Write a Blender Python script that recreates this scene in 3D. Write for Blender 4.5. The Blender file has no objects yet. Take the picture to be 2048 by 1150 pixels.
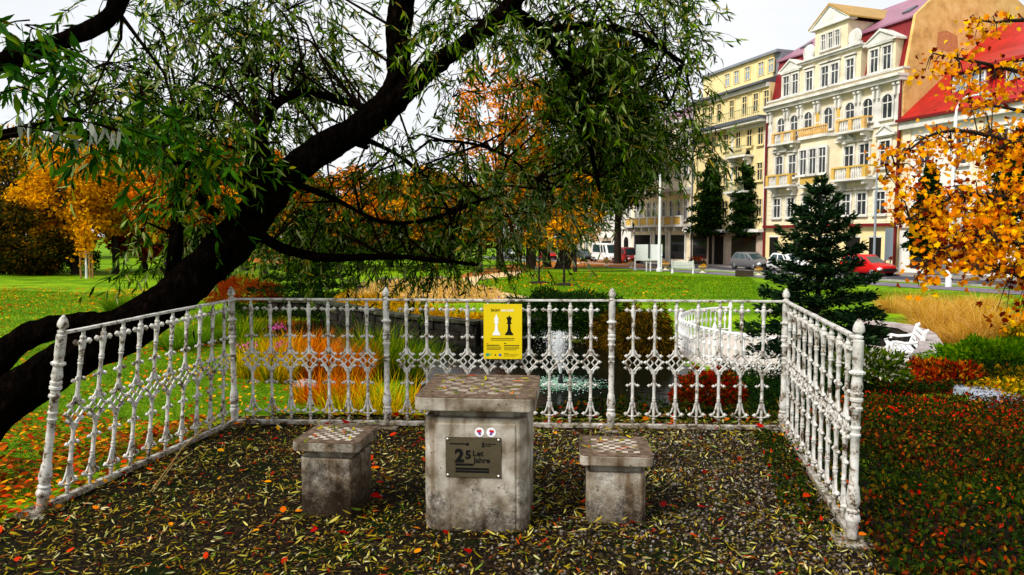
import bpy, bmesh, math, random
import numpy as np
from mathutils import Vector, Matrix
R = math.radians
SC = bpy.context.scene
COL = SC.collection

# ---------------------------------------------------------------- camera
F = 1454.0                      # focal length in photo pixels (2048 wide)
PITCH = R(4.1)
EYE = 1.73
cam_d = bpy.data.cameras.new('camera'); cam = bpy.data.objects.new('camera', cam_d); COL.objects.link(cam)
cam_d.sensor_width = 36.0; cam_d.lens = 36.0*F/2048.0
cam_d.clip_start = 0.05; cam_d.clip_end = 3000
cam.location = (0, 0, EYE); cam.rotation_euler = (R(90)-PITCH, 0, 0)
SC.camera = cam

# ---------------------------------------------------------------- light
SUN_EL, SUN_AZ = R(44), R(232)   # behind the camera, from the left
w = bpy.data.worlds.new("World"); SC.world = w; w.use_nodes = True
nt = w.node_tree; nt.nodes.clear()
out = nt.nodes.new('ShaderNodeOutputWorld'); bg = nt.nodes.new('ShaderNodeBackground')
sky = nt.nodes.new('ShaderNodeTexSky'); sky.sky_type = 'NISHITA'; sky.sun_disc = False
sky.sun_elevation = SUN_EL; sky.sun_rotation = SUN_AZ
tc = nt.nodes.new('ShaderNodeTexCoord'); mp = nt.nodes.new('ShaderNodeMapping'); mp.inputs['Scale'].default_value = (1.6, 1.6, 4.0)
nz = nt.nodes.new('ShaderNodeTexNoise'); nz.inputs['Scale'].default_value = 1.4; nz.inputs['Detail'].default_value = 6
rp = nt.nodes.new('ShaderNodeValToRGB'); rp.color_ramp.elements[0].position = .36; rp.color_ramp.elements[0].color = (10.0, 10.3, 10.8, 1)
rp.color_ramp.elements[1].position = .6; rp.color_ramp.elements[1].color = (11.4, 11.4, 11.5, 1)
mx = nt.nodes.new('ShaderNodeMixRGB'); mx.inputs[0].default_value = .9
nt.links.new(tc.outputs['Generated'], mp.inputs[0]); nt.links.new(mp.outputs[0], nz.inputs['Vector'])
nt.links.new(nz.outputs['Fac'], rp.inputs[0]); nt.links.new(sky.outputs[0], mx.inputs[1]); nt.links.new(rp.outputs[0], mx.inputs[2])
nt.links.new(mx.outputs[0], bg.inputs[0]); bg.inputs[1].default_value = 0.067
nt.links.new(bg.outputs[0], out.inputs[0])
sun_d = bpy.data.lights.new('sun', 'SUN'); sun = bpy.data.objects.new('sun', sun_d); COL.objects.link(sun)
sun_d.energy = 3.0; sun_d.angle = R(12); sun_d.color = (1, .95, .86)
sd = Vector((math.sin(SUN_AZ)*math.cos(SUN_EL), math.cos(SUN_AZ)*math.cos(SUN_EL), math.sin(SUN_EL)))
sun.rotation_euler = sd.to_track_quat('Z', 'Y').to_euler()
vs = SC.view_settings
vs.view_transform = 'Standard'; vs.look = 'None'; vs.gamma = 1.0; vs.use_curve_mapping = False
vs.exposure = 0.52
SC.cycles.max_bounces = 5; SC.cycles.diffuse_bounces = 2; SC.cycles.glossy_bounces = 2
SC.cycles.transmission_bounces = 3; SC.cycles.transparent_max_bounces = 6

# ---------------------------------------------------------------- pixel -> world
def ray(px, py):
    a = (px-1024.0)/F; b = (575.0-py)/F
    c, s = math.cos(PITCH), math.sin(PITCH)
    return a, c + b*s, -s + b*c
def P(px, py, Y):
    a, y, z = ray(px, py); t = Y/y
    return Vector((a*t, Y, EYE + z*t))
def G(px, py, z):
    a, y, zz = ray(px, py); t = (z-EYE)/zz
    return Vector((a*t, y*t, z))
def rpx(r, Y): return r*Y/F      # pixels -> metres at depth Y
def nrng(seed): return np.random.default_rng(seed)

# ---------------------------------------------------------------- objects
def tag(o, label=None, cat=None, group=None, kind=None):
    if label: o['label'] = label
    if cat: o['category'] = cat
    if group: o['group'] = group
    if kind: o['kind'] = kind
    return o
def thing(name, label, cat, loc=(0, 0, 0), rz=0.0, group=None):
    o = bpy.data.objects.new(name, None); COL.objects.link(o); o.empty_display_size = .2
    o.location = loc; o.rotation_euler = (0, 0, rz)
    return tag(o, label, cat, group)
def root_of(o):
    while o.parent: o = o.parent
    return o
def local_m(parent):
    r = root_of(parent)
    return (Matrix.Translation(r.location) @ r.rotation_euler.to_matrix().to_4x4()).inverted()
def link_mesh(name, me, mat, parent=None):
    if mat is not None:
        for m in (mat if isinstance(mat, (list, tuple)) else [mat]): me.materials.append(m)
    o = bpy.data.objects.new(name, me); COL.objects.link(o)
    if parent: o.parent = parent
    return o
def dup(root, loc=None, rz=None, label=None):
    r = root.copy(); COL.objects.link(r)
    if loc is not None: r.location = loc
    if rz is not None: r.rotation_euler = (0, 0, rz)
    if label: r['label'] = label
    for ch in root.children:
        c = ch.copy(); COL.objects.link(c); c.parent = r
        for g in ch.children:
            d = g.copy(); COL.objects.link(d); d.parent = c
    return r

class MB:
    """collects shapes; build() links them as one mesh object"""
    def __init__(s): s.v = []; s.f = []; s.m = []; s.cur = 0
    def add(s, vs, fs):
        n = len(s.v); s.v += [tuple(p) for p in vs]
        s.f += [tuple(i+n for i in f) for f in fs]; s.m += [s.cur]*len(fs)
        return s
    def box(s, x0, x1, y0, y1, z0, z1):
        return s.add([(x0,y0,z0),(x1,y0,z0),(x1,y1,z0),(x0,y1,z0),(x0,y0,z1),(x1,y0,z1),(x1,y1,z1),(x0,y1,z1)],
                     [(0,3,2,1),(4,5,6,7),(0,1,5,4),(1,2,6,5),(2,3,7,6),(3,0,4,7)])
    def obox(s, c, ux, uy, uz, hx, hy, hz):
        c = Vector(c); ux = Vector(ux); uy = Vector(uy); uz = Vector(uz); vs = []
        for k in (-1, 1):
            for a, b in ((-1,-1),(1,-1),(1,1),(-1,1)): vs.append(c+ux*hx*a+uy*hy*b+uz*hz*k)
        return s.add(vs, [(0,3,2,1),(4,5,6,7),(0,1,5,4),(1,2,6,5),(2,3,7,6),(3,0,4,7)])
    def prism(s, poly, z0, z1, inset_top=None):
        n = len(poly); top = inset_top or poly
        vs = [(x,y,z0) for x,y in poly]+[(x,y,z1) for x,y in top]
        return s.add(vs, [tuple(range(n-1,-1,-1)), tuple(range(n,2*n))]+[(i,(i+1)%n,(i+1)%n+n,i+n) for i in range(n)])
    def extrude_xz(s, poly, y0, y1):
        n = len(poly); vs = [(x,y0,z) for x,z in poly]+[(x,y1,z) for x,z in poly]
        return s.add(vs, [tuple(range(n)), tuple(range(2*n-1,n-1,-1))]+[(i+n,(i+1)%n+n,(i+1)%n,i) for i in range(n)])
    def loft(s, rings, cap=True):
        k = len(rings[0]); vs = [p for r in rings for p in r]; fs = []
        for i in range(len(rings)-1):
            for j in range(k):
                fs.append((i*k+j, i*k+(j+1)%k, (i+1)*k+(j+1)%k, (i+1)*k+j))
        if cap: fs += [tuple(range(k-1,-1,-1)), tuple(range((len(rings)-1)*k, len(rings)*k))]
        return s.add(vs, fs)
    def tube(s, pts, rad, n=8, cap=True, wob=0.0, rng=None):
        pts = [Vector(p) for p in pts]
        if not isinstance(rad, (list, tuple)): rad = [rad]*len(pts)
        rings = []; up = None
        for i, p in enumerate(pts):
            t = (pts[min(i+1, len(pts)-1)]-pts[max(i-1, 0)]).normalized()
            if up is None:
                up = Vector((0,0,1)) if abs(t.z) < .9 else Vector((1,0,0))
            x = t.cross(up)
            if x.length < 1e-6: x = t.orthogonal()
            x.normalize(); y = x.cross(t).normalized(); up = y
            ring = []
            for j in range(n):
                a = 2*math.pi*j/n
                rr = rad[i]*(1+(rng.normal()*wob if rng is not None else 0))
                ring.append(p + (x*math.cos(a)+y*math.sin(a))*rr)
            rings.append(ring)
        return s.loft(rings, cap)
    def lathe(s, prof, c=(0,0,0), n=12, axis='z', flute=0.0):
        rings = []
        for r, h in prof:
            ring = []
            for j in range(n):
                a = 2*math.pi*j/n; q = r*(1-(flute if j % 2 else 0))
                p = (q*math.cos(a), q*math.sin(a), h) if axis == 'z' else ((h, q*math.cos(a), q*math.sin(a)) if axis == 'x' else (q*math.cos(a), h, -q*math.sin(a)))
                ring.append((p[0]+c[0], p[1]+c[1], p[2]+c[2]))
            rings.append(ring)
        return s.loft(rings)
    def ball(s, c, r, n=6, sx=1, sy=1, sz=1):
        rings = []
        for i in range(1, n):
            a = math.pi*i/n
            rings.append([(c[0]+sx*r*math.sin(a)*math.cos(2*math.pi*j/n), c[1]+sy*r*math.sin(a)*math.sin(2*math.pi*j/n), c[2]-sz*r*math.cos(a)) for j in range(n)])
        return s.loft(rings)
    def quad(s, a, b, c, d): return s.add([a, b, c, d], [(0,1,2,3)])
    def build(s, name, mat, parent=None, world=False, smooth=False, bevel=0.0, seg=2):
        v = s.v
        if world and parent is not None:
            m = local_m(parent); v = [tuple(m @ Vector(p)) for p in v]
        me = bpy.data.meshes.new(name); me.from_pydata(v, [], s.f)
        if len(set(s.m)) > 1: me.polygons.foreach_set('material_index', s.m)
        me.update()
        if smooth:
            me.polygons.foreach_set('use_smooth', [True]*len(me.polygons))
            try: me.set_sharp_from_angle(angle=R(42))
            except Exception: pass
        o = link_mesh(name, me, mat, parent)
        if bevel > 0:
            b = o.modifiers.new('bevel', 'BEVEL'); b.width = bevel; b.segments = seg; b.limit_method = 'ANGLE'; b.angle_limit = R(40)
        return o

def np_mesh(name, V, faces_per, tpl_n, mat, parent=None, world=True):
    """V (N,k,3) vertices of N copies of a k-vertex template, faces_per: template faces"""
    N, k, _ = V.shape
    if world and parent is not None:
        m = np.array(local_m(parent)); V = V @ m[:3,:3].T + m[:3,3]
    me = bpy.data.meshes.new(name)
    me.vertices.add(N*k); me.vertices.foreach_set('co', np.ascontiguousarray(V, dtype=np.float32).ravel())
    loops = np.concatenate([np.array(f) for f in faces_per]); sizes = np.array([len(f) for f in faces_per])
    off = (np.arange(N)*k)[:, None]
    L = (loops[None, :]+off).ravel()
    me.loops.add(len(L)); me.loops.foreach_set('vertex_index', L.astype(np.int32))
    st = np.concatenate([[0], np.cumsum(sizes)[:-1]]); tot = sizes.sum()
    S = (st[None, :]+(np.arange(N)*tot)[:, None]).ravel()
    me.polygons.add(len(S)); me.polygons.foreach_set('loop_start', S.astype(np.int32))
    try: me.polygons.foreach_set('loop_total', np.tile(sizes, N).astype(np.int32))
    except Exception: pass
    me.update(calc_edges=True); me.validate()
    return link_mesh(name, me, mat, parent)

def norm(a): return a/np.maximum(np.linalg.norm(a, axis=-1, keepdims=True), 1e-9)
LEAF4 = (np.array([(0,0),(.45,.5),(1,0),(.45,-.5)]), [(0,1,2,3)])
LEAF6 = (np.array([(0,0),(.3,.42),(.62,.42),(1,0),(.62,-.42),(.3,-.42)]), [(0,1,5),(1,2,4,5),(2,3,4)])
MAPLE = (np.array([(0,0),(.12,.28),(.05,.55),(.42,.42),(.55,.62),(.68,.25),(1,0),(.68,-.25),(.55,-.62),(.42,-.42),(.05,-.55),(.12,-.28)]), [tuple(range(11,-1,-1))])
OVAL = (np.array([(0,0),(.2,.38),(.5,.5),(.8,.32),(1,0),(.8,-.32),(.5,-.5),(.2,-.38)]), [tuple(range(7,-1,-1))])
def leaves(name, pos, d, L, W, mat, parent=None, rng=None, tpl=LEAF6, bend=.25, nrm=None, world=True):
    N = len(pos); d = norm(d)
    if nrm is None: nrm = rng.normal(size=(N,3))
    s = norm(np.cross(d, nrm)); n = np.cross(s, d)
    t, faces = tpl
    al = t[:,0]; sd = t[:,1]
    L = np.broadcast_to(np.asarray(L, float), (N,)); W = np.broadcast_to(np.asarray(W, float), (N,))
    b = rng.normal(size=N)*bend if np.ndim(bend) == 0 else bend
    V = pos[:,None,:] + d[:,None,:]*(al[None,:,None]*L[:,None,None]) + s[:,None,:]*(sd[None,:,None]*W[:,None,None]) \
        + n[:,None,:]*((al**2)[None,:,None]*(L*b)[:,None,None]) + n[:,None,:]*(np.abs(sd)[None,:,None]*(W*.35)[:,None,None])
    return np_mesh(name, V, faces, len(t), mat, parent, world)
def blades(name, pos, d, L, W, mat, parent=None, rng=None, droop=.6, seg=3, world=True):
    """grass blades: strips that leave along d and droop"""
    N = len(pos); d = norm(d); side = norm(np.cross(d, np.array([0,0,1.0])+rng.normal(size=(N,3))*.3))
    L = np.broadcast_to(np.asarray(L, float), (N,)); W = np.broadcast_to(np.asarray(W, float), (N,)); dr = np.broadcast_to(np.asarray(droop, float), (N,))*(.5+rng.random(N))
    hor = d*np.array([1,1,0]); hor = norm(hor+rng.normal(size=(N,3))*np.array([.2,.2,0]))
    V = np.zeros((N, 2*seg+1, 3)); 
    for i in range(seg+1):
        t = i/seg
        p = pos + d*(L*t)[:,None] + (hor*.5+np.array([0,0,-.75]))*(L*dr*t*t)[:,None]
        ww = W*(1-t)*.5*(1.0 if i else .7)
        if i < seg: V[:,2*i] = p-side*ww[:,None]; V[:,2*i+1] = p+side*ww[:,None]
        else: V[:,2*seg] = p
    faces = [(2*i,2*i+1,2*i+3,2*i+2) for i in range(seg-1)]+[(2*seg-2,2*seg-1,2*seg)]
    return np_mesh(name, V, faces, 2*seg+1, mat, parent, world)

# ---------------------------------------------------------------- materials
def _bsdf(m):
    m.use_nodes = True; return m.node_tree, m.node_tree.nodes['Principled BSDF']
def ramp_node(nt, stops):
    r = nt.nodes.new('ShaderNodeValToRGB'); e = r.color_ramp.elements
    while len(e) < len(stops): e.new(.5)
    for i, (p, c) in enumerate(stops): e[i].position = p; e[i].color = (*c, 1)
    return r
def mat(name, c, rough=.7, var=.0, scale=4.0, bump=0.0, bscale=None, metal=0.0, spec=.15, stops=None, detail=6, bdist=.02, coord='Object', stretch=None):
    m = bpy.data.materials.new(name); nt, b = _bsdf(m)
    b.inputs['Roughness'].default_value = rough; b.inputs['Metallic'].default_value = metal; b.inputs['Specular IOR Level'].default_value = spec
    b.inputs['Base Color'].default_value = (*c, 1)
    tc = nt.nodes.new('ShaderNodeTexCoord'); src = tc.outputs[coord]
    if stretch:
        mpn = nt.nodes.new('ShaderNodeMapping'); mpn.inputs['Scale'].default_value = stretch; nt.links.new(src, mpn.inputs[0]); src = mpn.outputs[0]
    if var > 0 or stops:
        n = nt.nodes.new('ShaderNodeTexNoise'); n.inputs['Scale'].default_value = scale; n.inputs['Detail'].default_value = detail; n.inputs['Roughness'].default_value = .65
        nt.links.new(src, n.inputs['Vector'])
        if not stops:
            lo = tuple(x*(1-var) for x in c); hi = tuple(min(1, x*(1+var)) for x in c); stops = [(.3, lo), (.7, hi)]
        r = ramp_node(nt, stops); nt.links.new(n.outputs['Fac'], r.inputs[0]); nt.links.new(r.outputs[0], b.inputs['Base Color'])
    if bump > 0:
        n2 = nt.nodes.new('ShaderNodeTexNoise'); n2.inputs['Scale'].default_value = bscale or scale*4; n2.inputs['Detail'].default_value = 8
        nt.links.new(src, n2.inputs['Vector'])
        bp = nt.nodes.new('ShaderNodeBump'); bp.inputs['Strength'].default_value = bump; bp.inputs['Distance'].default_value = bdist
        nt.links.new(n2.outputs['Fac'], bp.inputs['Height']); nt.links.new(bp.outputs[0], b.inputs['Normal'])
    return m
def sat(c, k=1.3):
    l = .3*c[0]+.6*c[1]+.1*c[2]; return tuple(min(1, max(0, l+(x-l)*k)) for x in c)
def leafmat(name, stops, rough=.7, trans=.25, spec=.05):
    stops = [(p, sat(c)) for p, c in stops]
    m = bpy.data.materials.new(name); nt, b = _bsdf(m)
    g = nt.nodes.new('ShaderNodeNewGeometry'); r = ramp_node(nt, stops); r.color_ramp.interpolation = 'LINEAR'
    nt.links.new(g.outputs['Random Per Island'], r.inputs[0]); nt.links.new(r.outputs[0], b.inputs['Base Color'])
    b.inputs['Roughness'].default_value = rough; b.inputs['Specular IOR Level'].default_value = spec
    if trans > 0:
        t = nt.nodes.new('ShaderNodeBsdfTranslucent'); nt.links.new(r.outputs[0], t.inputs[0])
        mx = nt.nodes.new('ShaderNodeMixShader'); mx.inputs[0].default_value = trans
        nt.links.new(b.outputs[0], mx.inputs[1]); nt.links.new(t.outputs[0], mx.inputs[2])
        nt.links.new(mx.outputs[0], nt.nodes['Material Output'].inputs[0])
    return m

M = {}
M['bark'] = mat('bark', (.012,.009,.007), .95, stops=[(.35,(.001,.0008,.0006)),(.58,(.003,.002,.0014)),(.70,(.009,.0055,.004)),(.80,(.03,.019,.013)),(.90,(.12,.08,.055))], scale=18, bump=1.0, bscale=26, bdist=.06, spec=.0, stretch=(1,1,.35))
M['bark_far'] = mat('bark_far', (.02,.014,.01), .9, var=.5, scale=6, spec=.1)
M['twig'] = mat('twig', (.008,.005,.003), .9, spec=.0)
M['concrete'] = None
# ================================================================ terrain
FAC_A, FAC_S = 48.3, .34            # facade line of the street: X = FAC_A - FAC_S*Y
KN = math.sqrt(1+FAC_S**2)
def street_pt(Y, off):              # a point at depth Y, off metres in front of the house fronts
    return (FAC_A-FAC_S*Y-off*KN, Y)
def road_z(Y): return -.5-.0125*Y
_cp = []
for px, py, z in [(0,900,-.1),(60,1000,-.05),(200,860,-.2),(300,760,-.35),(100,760,-.3),(480,820,-.55),(600,815,-.72),(0,700,-.35),(200,640,-.5),(420,650,-.75),
                  (0,600,-.5),(200,560,-.75),(400,545,-.95),(560,760,-.85),(700,800,-.9),(850,825,-.95),(700,600,-.5),(900,612,-.5),(800,560,-.85),(950,570,-.85),
                  (1100,575,-.85),(1300,560,-.95),(1450,580,-.85),(1300,612,-.75),(1120,600,-.7),(1900,640,-.6),(2048,650,-.5),(1800,610,-.8),(2048,700,-.5),
                  (1900,720,-.85),(2048,820,-.45),(1950,900,-.2),(1800,850,-.3),(1750,1000,-.02),(2048,1150,0),(650,560,-.9)]:
    p = G(px, py, z); _cp.append((p.x, p.y, z))
for Y in (28, 40, 55, 75, 100, 140):
    for off in (0, 5, 10, 15): x, y = street_pt(Y, off); _cp.append((x, y, road_z(Y)))
_cp += [(-60,60,-.9),(-60,120,-1.2),(0,130,-1.9),(-110,50,-.6),(-40,20,-.3),(-15,4,-.05),(40,10,-.3),(70,40,-1.0),(-10,90,-1.4),(-30,45,-.75),(80,120,-2),(10,0,0),(-8,0,0),(0,-10,0),(-2,5,0),(2,5,0)]
_C = np.array(_cp)
def _tps(r2): return np.where(r2 > 1e-9, r2*np.log(np.maximum(r2, 1e-9)), 0)
_n = len(_C); _K = _tps(((_C[:,None,:2]-_C[None,:,:2])**2).sum(-1)) + np.eye(_n)*2.0
_A = np.zeros((_n+3, _n+3)); _A[:_n,:_n] = _K; _A[:_n,_n] = 1; _A[:_n,_n+1:] = _C[:,:2]; _A[_n,:_n] = 1; _A[_n+1:,:_n] = _C[:,:2].T
_W = np.linalg.solve(_A, np.concatenate([_C[:,2], [0,0,0]]))
# terrace outline (fence corners) and pond outline
FL0, FL1 = G(82,1030,0).xy, G(470,852,0).xy       # left railing: near, far
FR1, FR0 = G(1565,866,0).xy, G(1703,1086,0).xy         # right railing: far, near
TERR = np.array([(-6.5,-3),(-3.6,2.5),(-3.05,4.3),(-2.62,6.85),(2.5,6.6),(1.98,3.9),(1.7,2.4),(3.2,-3)])
WATER_Z = -1.0
POND = np.array([tuple(G(px, py, WATER_Z))[:2] for px, py in [(905,868),(840,775),(800,735),(690,714),(585,694),(505,672),(490,641),(640,641),(760,660),(850,674),(1000,687),(1130,682),(1260,706),(1395,745),(1440,790),(1390,830),(1210,866),(1050,875)]])
PLAZA_C, PLAZA_RX, PLAZA_RY, PLAZA_Z = np.array((7.0,17.4)), 2.95, 3.72, -1.12
def poly_sd(x, y, poly):            # signed distance, negative inside
    x = np.asarray(x, float); y = np.asarray(y, float)
    d = np.full(x.shape, 1e9); ins = np.zeros(x.shape, bool); n = len(poly)
    for i in range(n):
        x0, y0 = poly[i]; x1, y1 = poly[(i+1) % n]
        ex, ey = x1-x0, y1-y0; t = np.clip(((x-x0)*ex+(y-y0)*ey)/(ex*ex+ey*ey), 0, 1)
        d = np.minimum(d, np.hypot(x-x0-t*ex, y-y0-t*ey))
        c = ((y0 > y) != (y1 > y)) & (x < (x1-x0)*(y-y0)/(y1-y0+1e-12)+x0); ins ^= c
    return np.where(ins, -d, d)
def sstep(a, b, x): t = np.clip((x-a)/(b-a), 0, 1); return t*t*(3-2*t)
def H(x, y):
    x = np.atleast_1d(np.asarray(x, float)); y = np.atleast_1d(np.asarray(y, float)); sh = x.shape; xf = x.ravel(); yf = y.ravel()
    xc = np.clip(xf, -130, 110); yc = np.clip(yf, -10, 150)
    z = np.zeros(len(xf))
    for s in range(0, len(xf), 4000):
        q = np.stack([xc[s:s+4000], yc[s:s+4000]], 1)
        r2 = ((q[:,None,:]-_C[None,:,:2])**2).sum(-1)
        z[s:s+4000] = _tps(r2) @ _W[:_n] + _W[_n] + q @ _W[_n+1:]
    z = np.clip(z, -2.6, .3)
    off = (FAC_A-FAC_S*yf-xf)/KN                          # the street strip is a plane
    k = sstep(20, 15, off)*sstep(24, 32, yf); z = z*(1-k)+(road_z(np.clip(yf,0,160)))*k
    dp = poly_sd(xf, yf, POND); k = sstep(1.6, .0, dp); z = z*(1-k)+np.minimum(z, WATER_Z+.04)*k
    k = sstep(.05, -.5, dp); z = z - k*.5
    dq = (np.hypot((xf-PLAZA_C[0])/PLAZA_RX, (yf-PLAZA_C[1])/PLAZA_RY)-1)*3.3; k = sstep(1.2, .25, dq); z = z*(1-k)+PLAZA_Z*k
    dt = poly_sd(xf, yf, TERR); k = sstep(.9, .05, dt); z = z*(1-k)
    return z.reshape(sh)
def h1(x, y): return float(H(x, y)[0])
def GT(px, py, y0=2.0, y1=160.0):   # where the sight line meets the ground
    a, yy, zz = ray(px, py); Y = np.linspace(y0, y1, 3000); z = EYE+zz/yy*Y; g = H(a/yy*Y, Y)
    i = int(np.argmax(z < g)); Y = Y[i] if z[i] < g[i] else y1
    return Vector((a/yy*Y, Y, h1(a/yy*Y, Y)))

def axis(segs):
    o = []
    for a, b, s in segs: o += list(np.arange(a, b-1e-6, s))
    return np.array(o+[segs[-1][1]])
gx = axis([(-900,-120,65),(-120,-40,4),(-40,-12,1.0),(-12,14,.3),(14,34,.7),(34,110,3.5),(110,900,65)])
gy = axis([(-60,-4,8),(-4,24,.3),(24,44,.6),(44,120,2.0),(120,300,15),(300,1500,100)])
XX, YY = np.meshgrid(gx, gy); ZZ = H(XX, YY)
nx, ny = len(gx), len(gy)
_v = np.stack([XX.ravel(), YY.ravel(), ZZ.ravel()], 1)
_i = (np.arange(ny-1)[:,None]*nx+np.arange(nx-1)[None,:]).ravel()
me = bpy.data.meshes.new('ground'); me.from_pydata(_v.tolist(), [], np.stack([_i,_i+1,_i+nx+1,_i+nx],1).tolist())
me.polygons.foreach_set('use_smooth', [True]*len(me.polygons))
def lawn_mat():
    m = bpy.data.materials.new('lawn'); nt, b = _bsdf(m); b.inputs['Roughness'].default_value = .85; b.inputs['Specular IOR Level'].default_value = .04
    tc = nt.nodes.new('ShaderNodeTexCoord')
    n = nt.nodes.new('ShaderNodeTexNoise'); n.inputs['Scale'].default_value = .55; n.inputs['Detail'].default_value = 9; n.inputs['Roughness'].default_value = .7
    nt.links.new(tc.outputs['Object'], n.inputs['Vector'])
    r = ramp_node(nt, [(.25,(.05,.12,.002)),(.45,(.11,.24,.003)),(.58,(.20,.36,.004)),(.72,(.46,.40,.008))]); nt.links.new(n.outputs['Fac'], r.inputs[0])
    n2 = nt.nodes.new('ShaderNodeTexNoise'); n2.inputs['Scale'].default_value = 9; n2.inputs['Detail'].default_value = 6
    nt.links.new(tc.outputs['Object'], n2.inputs['Vector'])
    r2 = ramp_node(nt, [(.3,(.45,.45,.45)),(.65,(1.15,1.15,1.15))]); nt.links.new(n2.outputs['Fac'], r2.inputs[0])
    mx = nt.nodes.new('ShaderNodeMixRGB'); mx.blend_type = 'MULTIPLY'; mx.inputs[0].default_value = .8
    nt.links.new(r.outputs[0], mx.inputs[1]); nt.links.new(r2.outputs[0], mx.inputs[2]); nt.links.new(mx.outputs[0], b.inputs['Base Color'])
    n3 = nt.nodes.new('ShaderNodeTexNoise'); n3.inputs['Scale'].default_value = 30; n3.inputs['Detail'].default_value = 5; nt.links.new(tc.outputs['Object'], n3.inputs['Vector'])
    bp = nt.nodes.new('ShaderNodeBump'); bp.inputs['Strength'].default_value = .7; bp.inputs['Distance'].default_value = .05
    nt.links.new(n3.outputs['Fac'], bp.inputs['Height']); nt.links.new(bp.outputs[0], b.inputs['Normal'])
    return m
M['lawn'] = lawn_mat()
tag(link_mesh('ground', me, M['lawn']), kind='structure')

def drape(name, poly, dz, m, step=.35, kind='structure', thick=0.0):
    """a sheet cut to poly (world XY) that follows the ground dz above it"""
    bm = bmesh.new(); vs = [bm.verts.new((x, y, 0)) for x, y in poly]; bm.faces.new(vs)
    xs = [p[0] for p in poly]; ys = [p[1] for p in poly]
    for ax, lo, hi in ((0, min(xs), max(xs)), (1, min(ys), max(ys))):
        for c in np.arange(lo+step, hi, step):
            co = (c,0,0) if ax == 0 else (0,c,0); no = (1,0,0) if ax == 0 else (0,1,0)
            bmesh.ops.bisect_plane(bm, geom=bm.verts[:]+bm.edges[:]+bm.faces[:], plane_co=co, plane_no=no)
    bm.verts.ensure_lookup_table()
    z = H([v.co.x for v in bm.verts], [v.co.y for v in bm.verts])
    for v, q in zip(bm.verts, z): v.co.z = q+dz
    bmesh.ops.recalc_face_normals(bm, faces=bm.faces[:])
    if bm.faces and sum(f.normal.z for f in bm.faces) < 0: bmesh.ops.reverse_faces(bm, faces=bm.faces[:])
    me = bpy.data.meshes.new(name); bm.to_mesh(me); bm.free(); me.polygons.foreach_set('use_smooth', [True]*len(me.polygons))
    return tag(link_mesh(name, me, m), kind=kind)
def strip(name, offs, Y0, Y1, dz, m, step=2.0):
    a = [street_pt(Y, offs[0]) for Y in np.arange(Y0, Y1+.1, 6)]; b = [street_pt(Y, offs[1]) for Y in np.arange(Y0, Y1+.1, 6)]
    return drape(name, a+b[::-1], dz, m, step)
M['asphalt'] = mat('asphalt', (.06,.06,.075), .8, var=.3, scale=1.5, bump=.3, bscale=40)
M['footpath'] = mat('footpath', (.17,.145,.19), .85, var=.25, scale=1.2, bump=.3, bscale=30)
M['pavement'] = mat('pavement', (.26,.235,.21), .85, var=.25, scale=1.5, bump=.3, bscale=20)
M['paint'] = mat('paint', (.75,.75,.72), .7, var=.15)
M['kerbstone'] = mat('kerbstone', (.33,.31,.29), .85, var=.25)
strip('road', (9.6, 3.6), 28, 136, .02, M['asphalt'])
strip('footpath', (14.2, 11.4), 26, 120, .02, M['footpath'])
# pavement is a real step: 0.13 m above the road
pm = MB()
for Y in np.arange(24, 138, 6.0):
    (xa,ya),(xb,yb),(xc,yc),(xd,yd) = street_pt(Y,3.6), street_pt(Y+6,3.6), street_pt(Y+6,-.3), street_pt(Y,-.3)
    za, zb = road_z(Y)+.14, road_z(Y+6)+.14
    pm.add([(xa,ya,za),(xb,yb,zb),(xc,yc,zb),(xd,yd,za),(xa,ya,za-.3),(xb,yb,zb-.3)], [(3,2,1,0),(0,1,5,4)])
tag(pm.build('pavement', M['pavement']), kind='structure')
mk = MB()
for Y in np.arange(30, 130, 6.0):
    (xa,ya),(xb,yb),(xc,yc),(xd,yd) = street_pt(Y,6.9), street_pt(Y+3,6.9), street_pt(Y+3,6.75), street_pt(Y,6.75)
    mk.quad((xa,ya,road_z(Y)+.05),(xd,yd,road_z(Y)+.05),(xc,yc,road_z(Y+3)+.05),(xb,yb,road_z(Y+3)+.05))
tag(mk.build('road_marking', M['paint']), kind='structure')
kb = MB()
for Y in np.arange(28, 132, 4.0):
    a, b = street_pt(Y,9.62), street_pt(Y+4,9.62); c, d = street_pt(Y+4,9.78), street_pt(Y,9.78)
    z0, z1 = road_z(Y), road_z(Y+4)
    kb.add([(*a,z0+.12),(*b,z1+.12),(*c,z1+.12),(*d,z0+.12),(*a,z0-.1),(*b,z1-.1),(*c,z1-.1),(*d,z0-.1)], [(0,1,2,3),(0,4,5,1),(3,2,6,7)])
tag(kb.build('kerb', M['kerbstone']), kind='structure')

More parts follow.
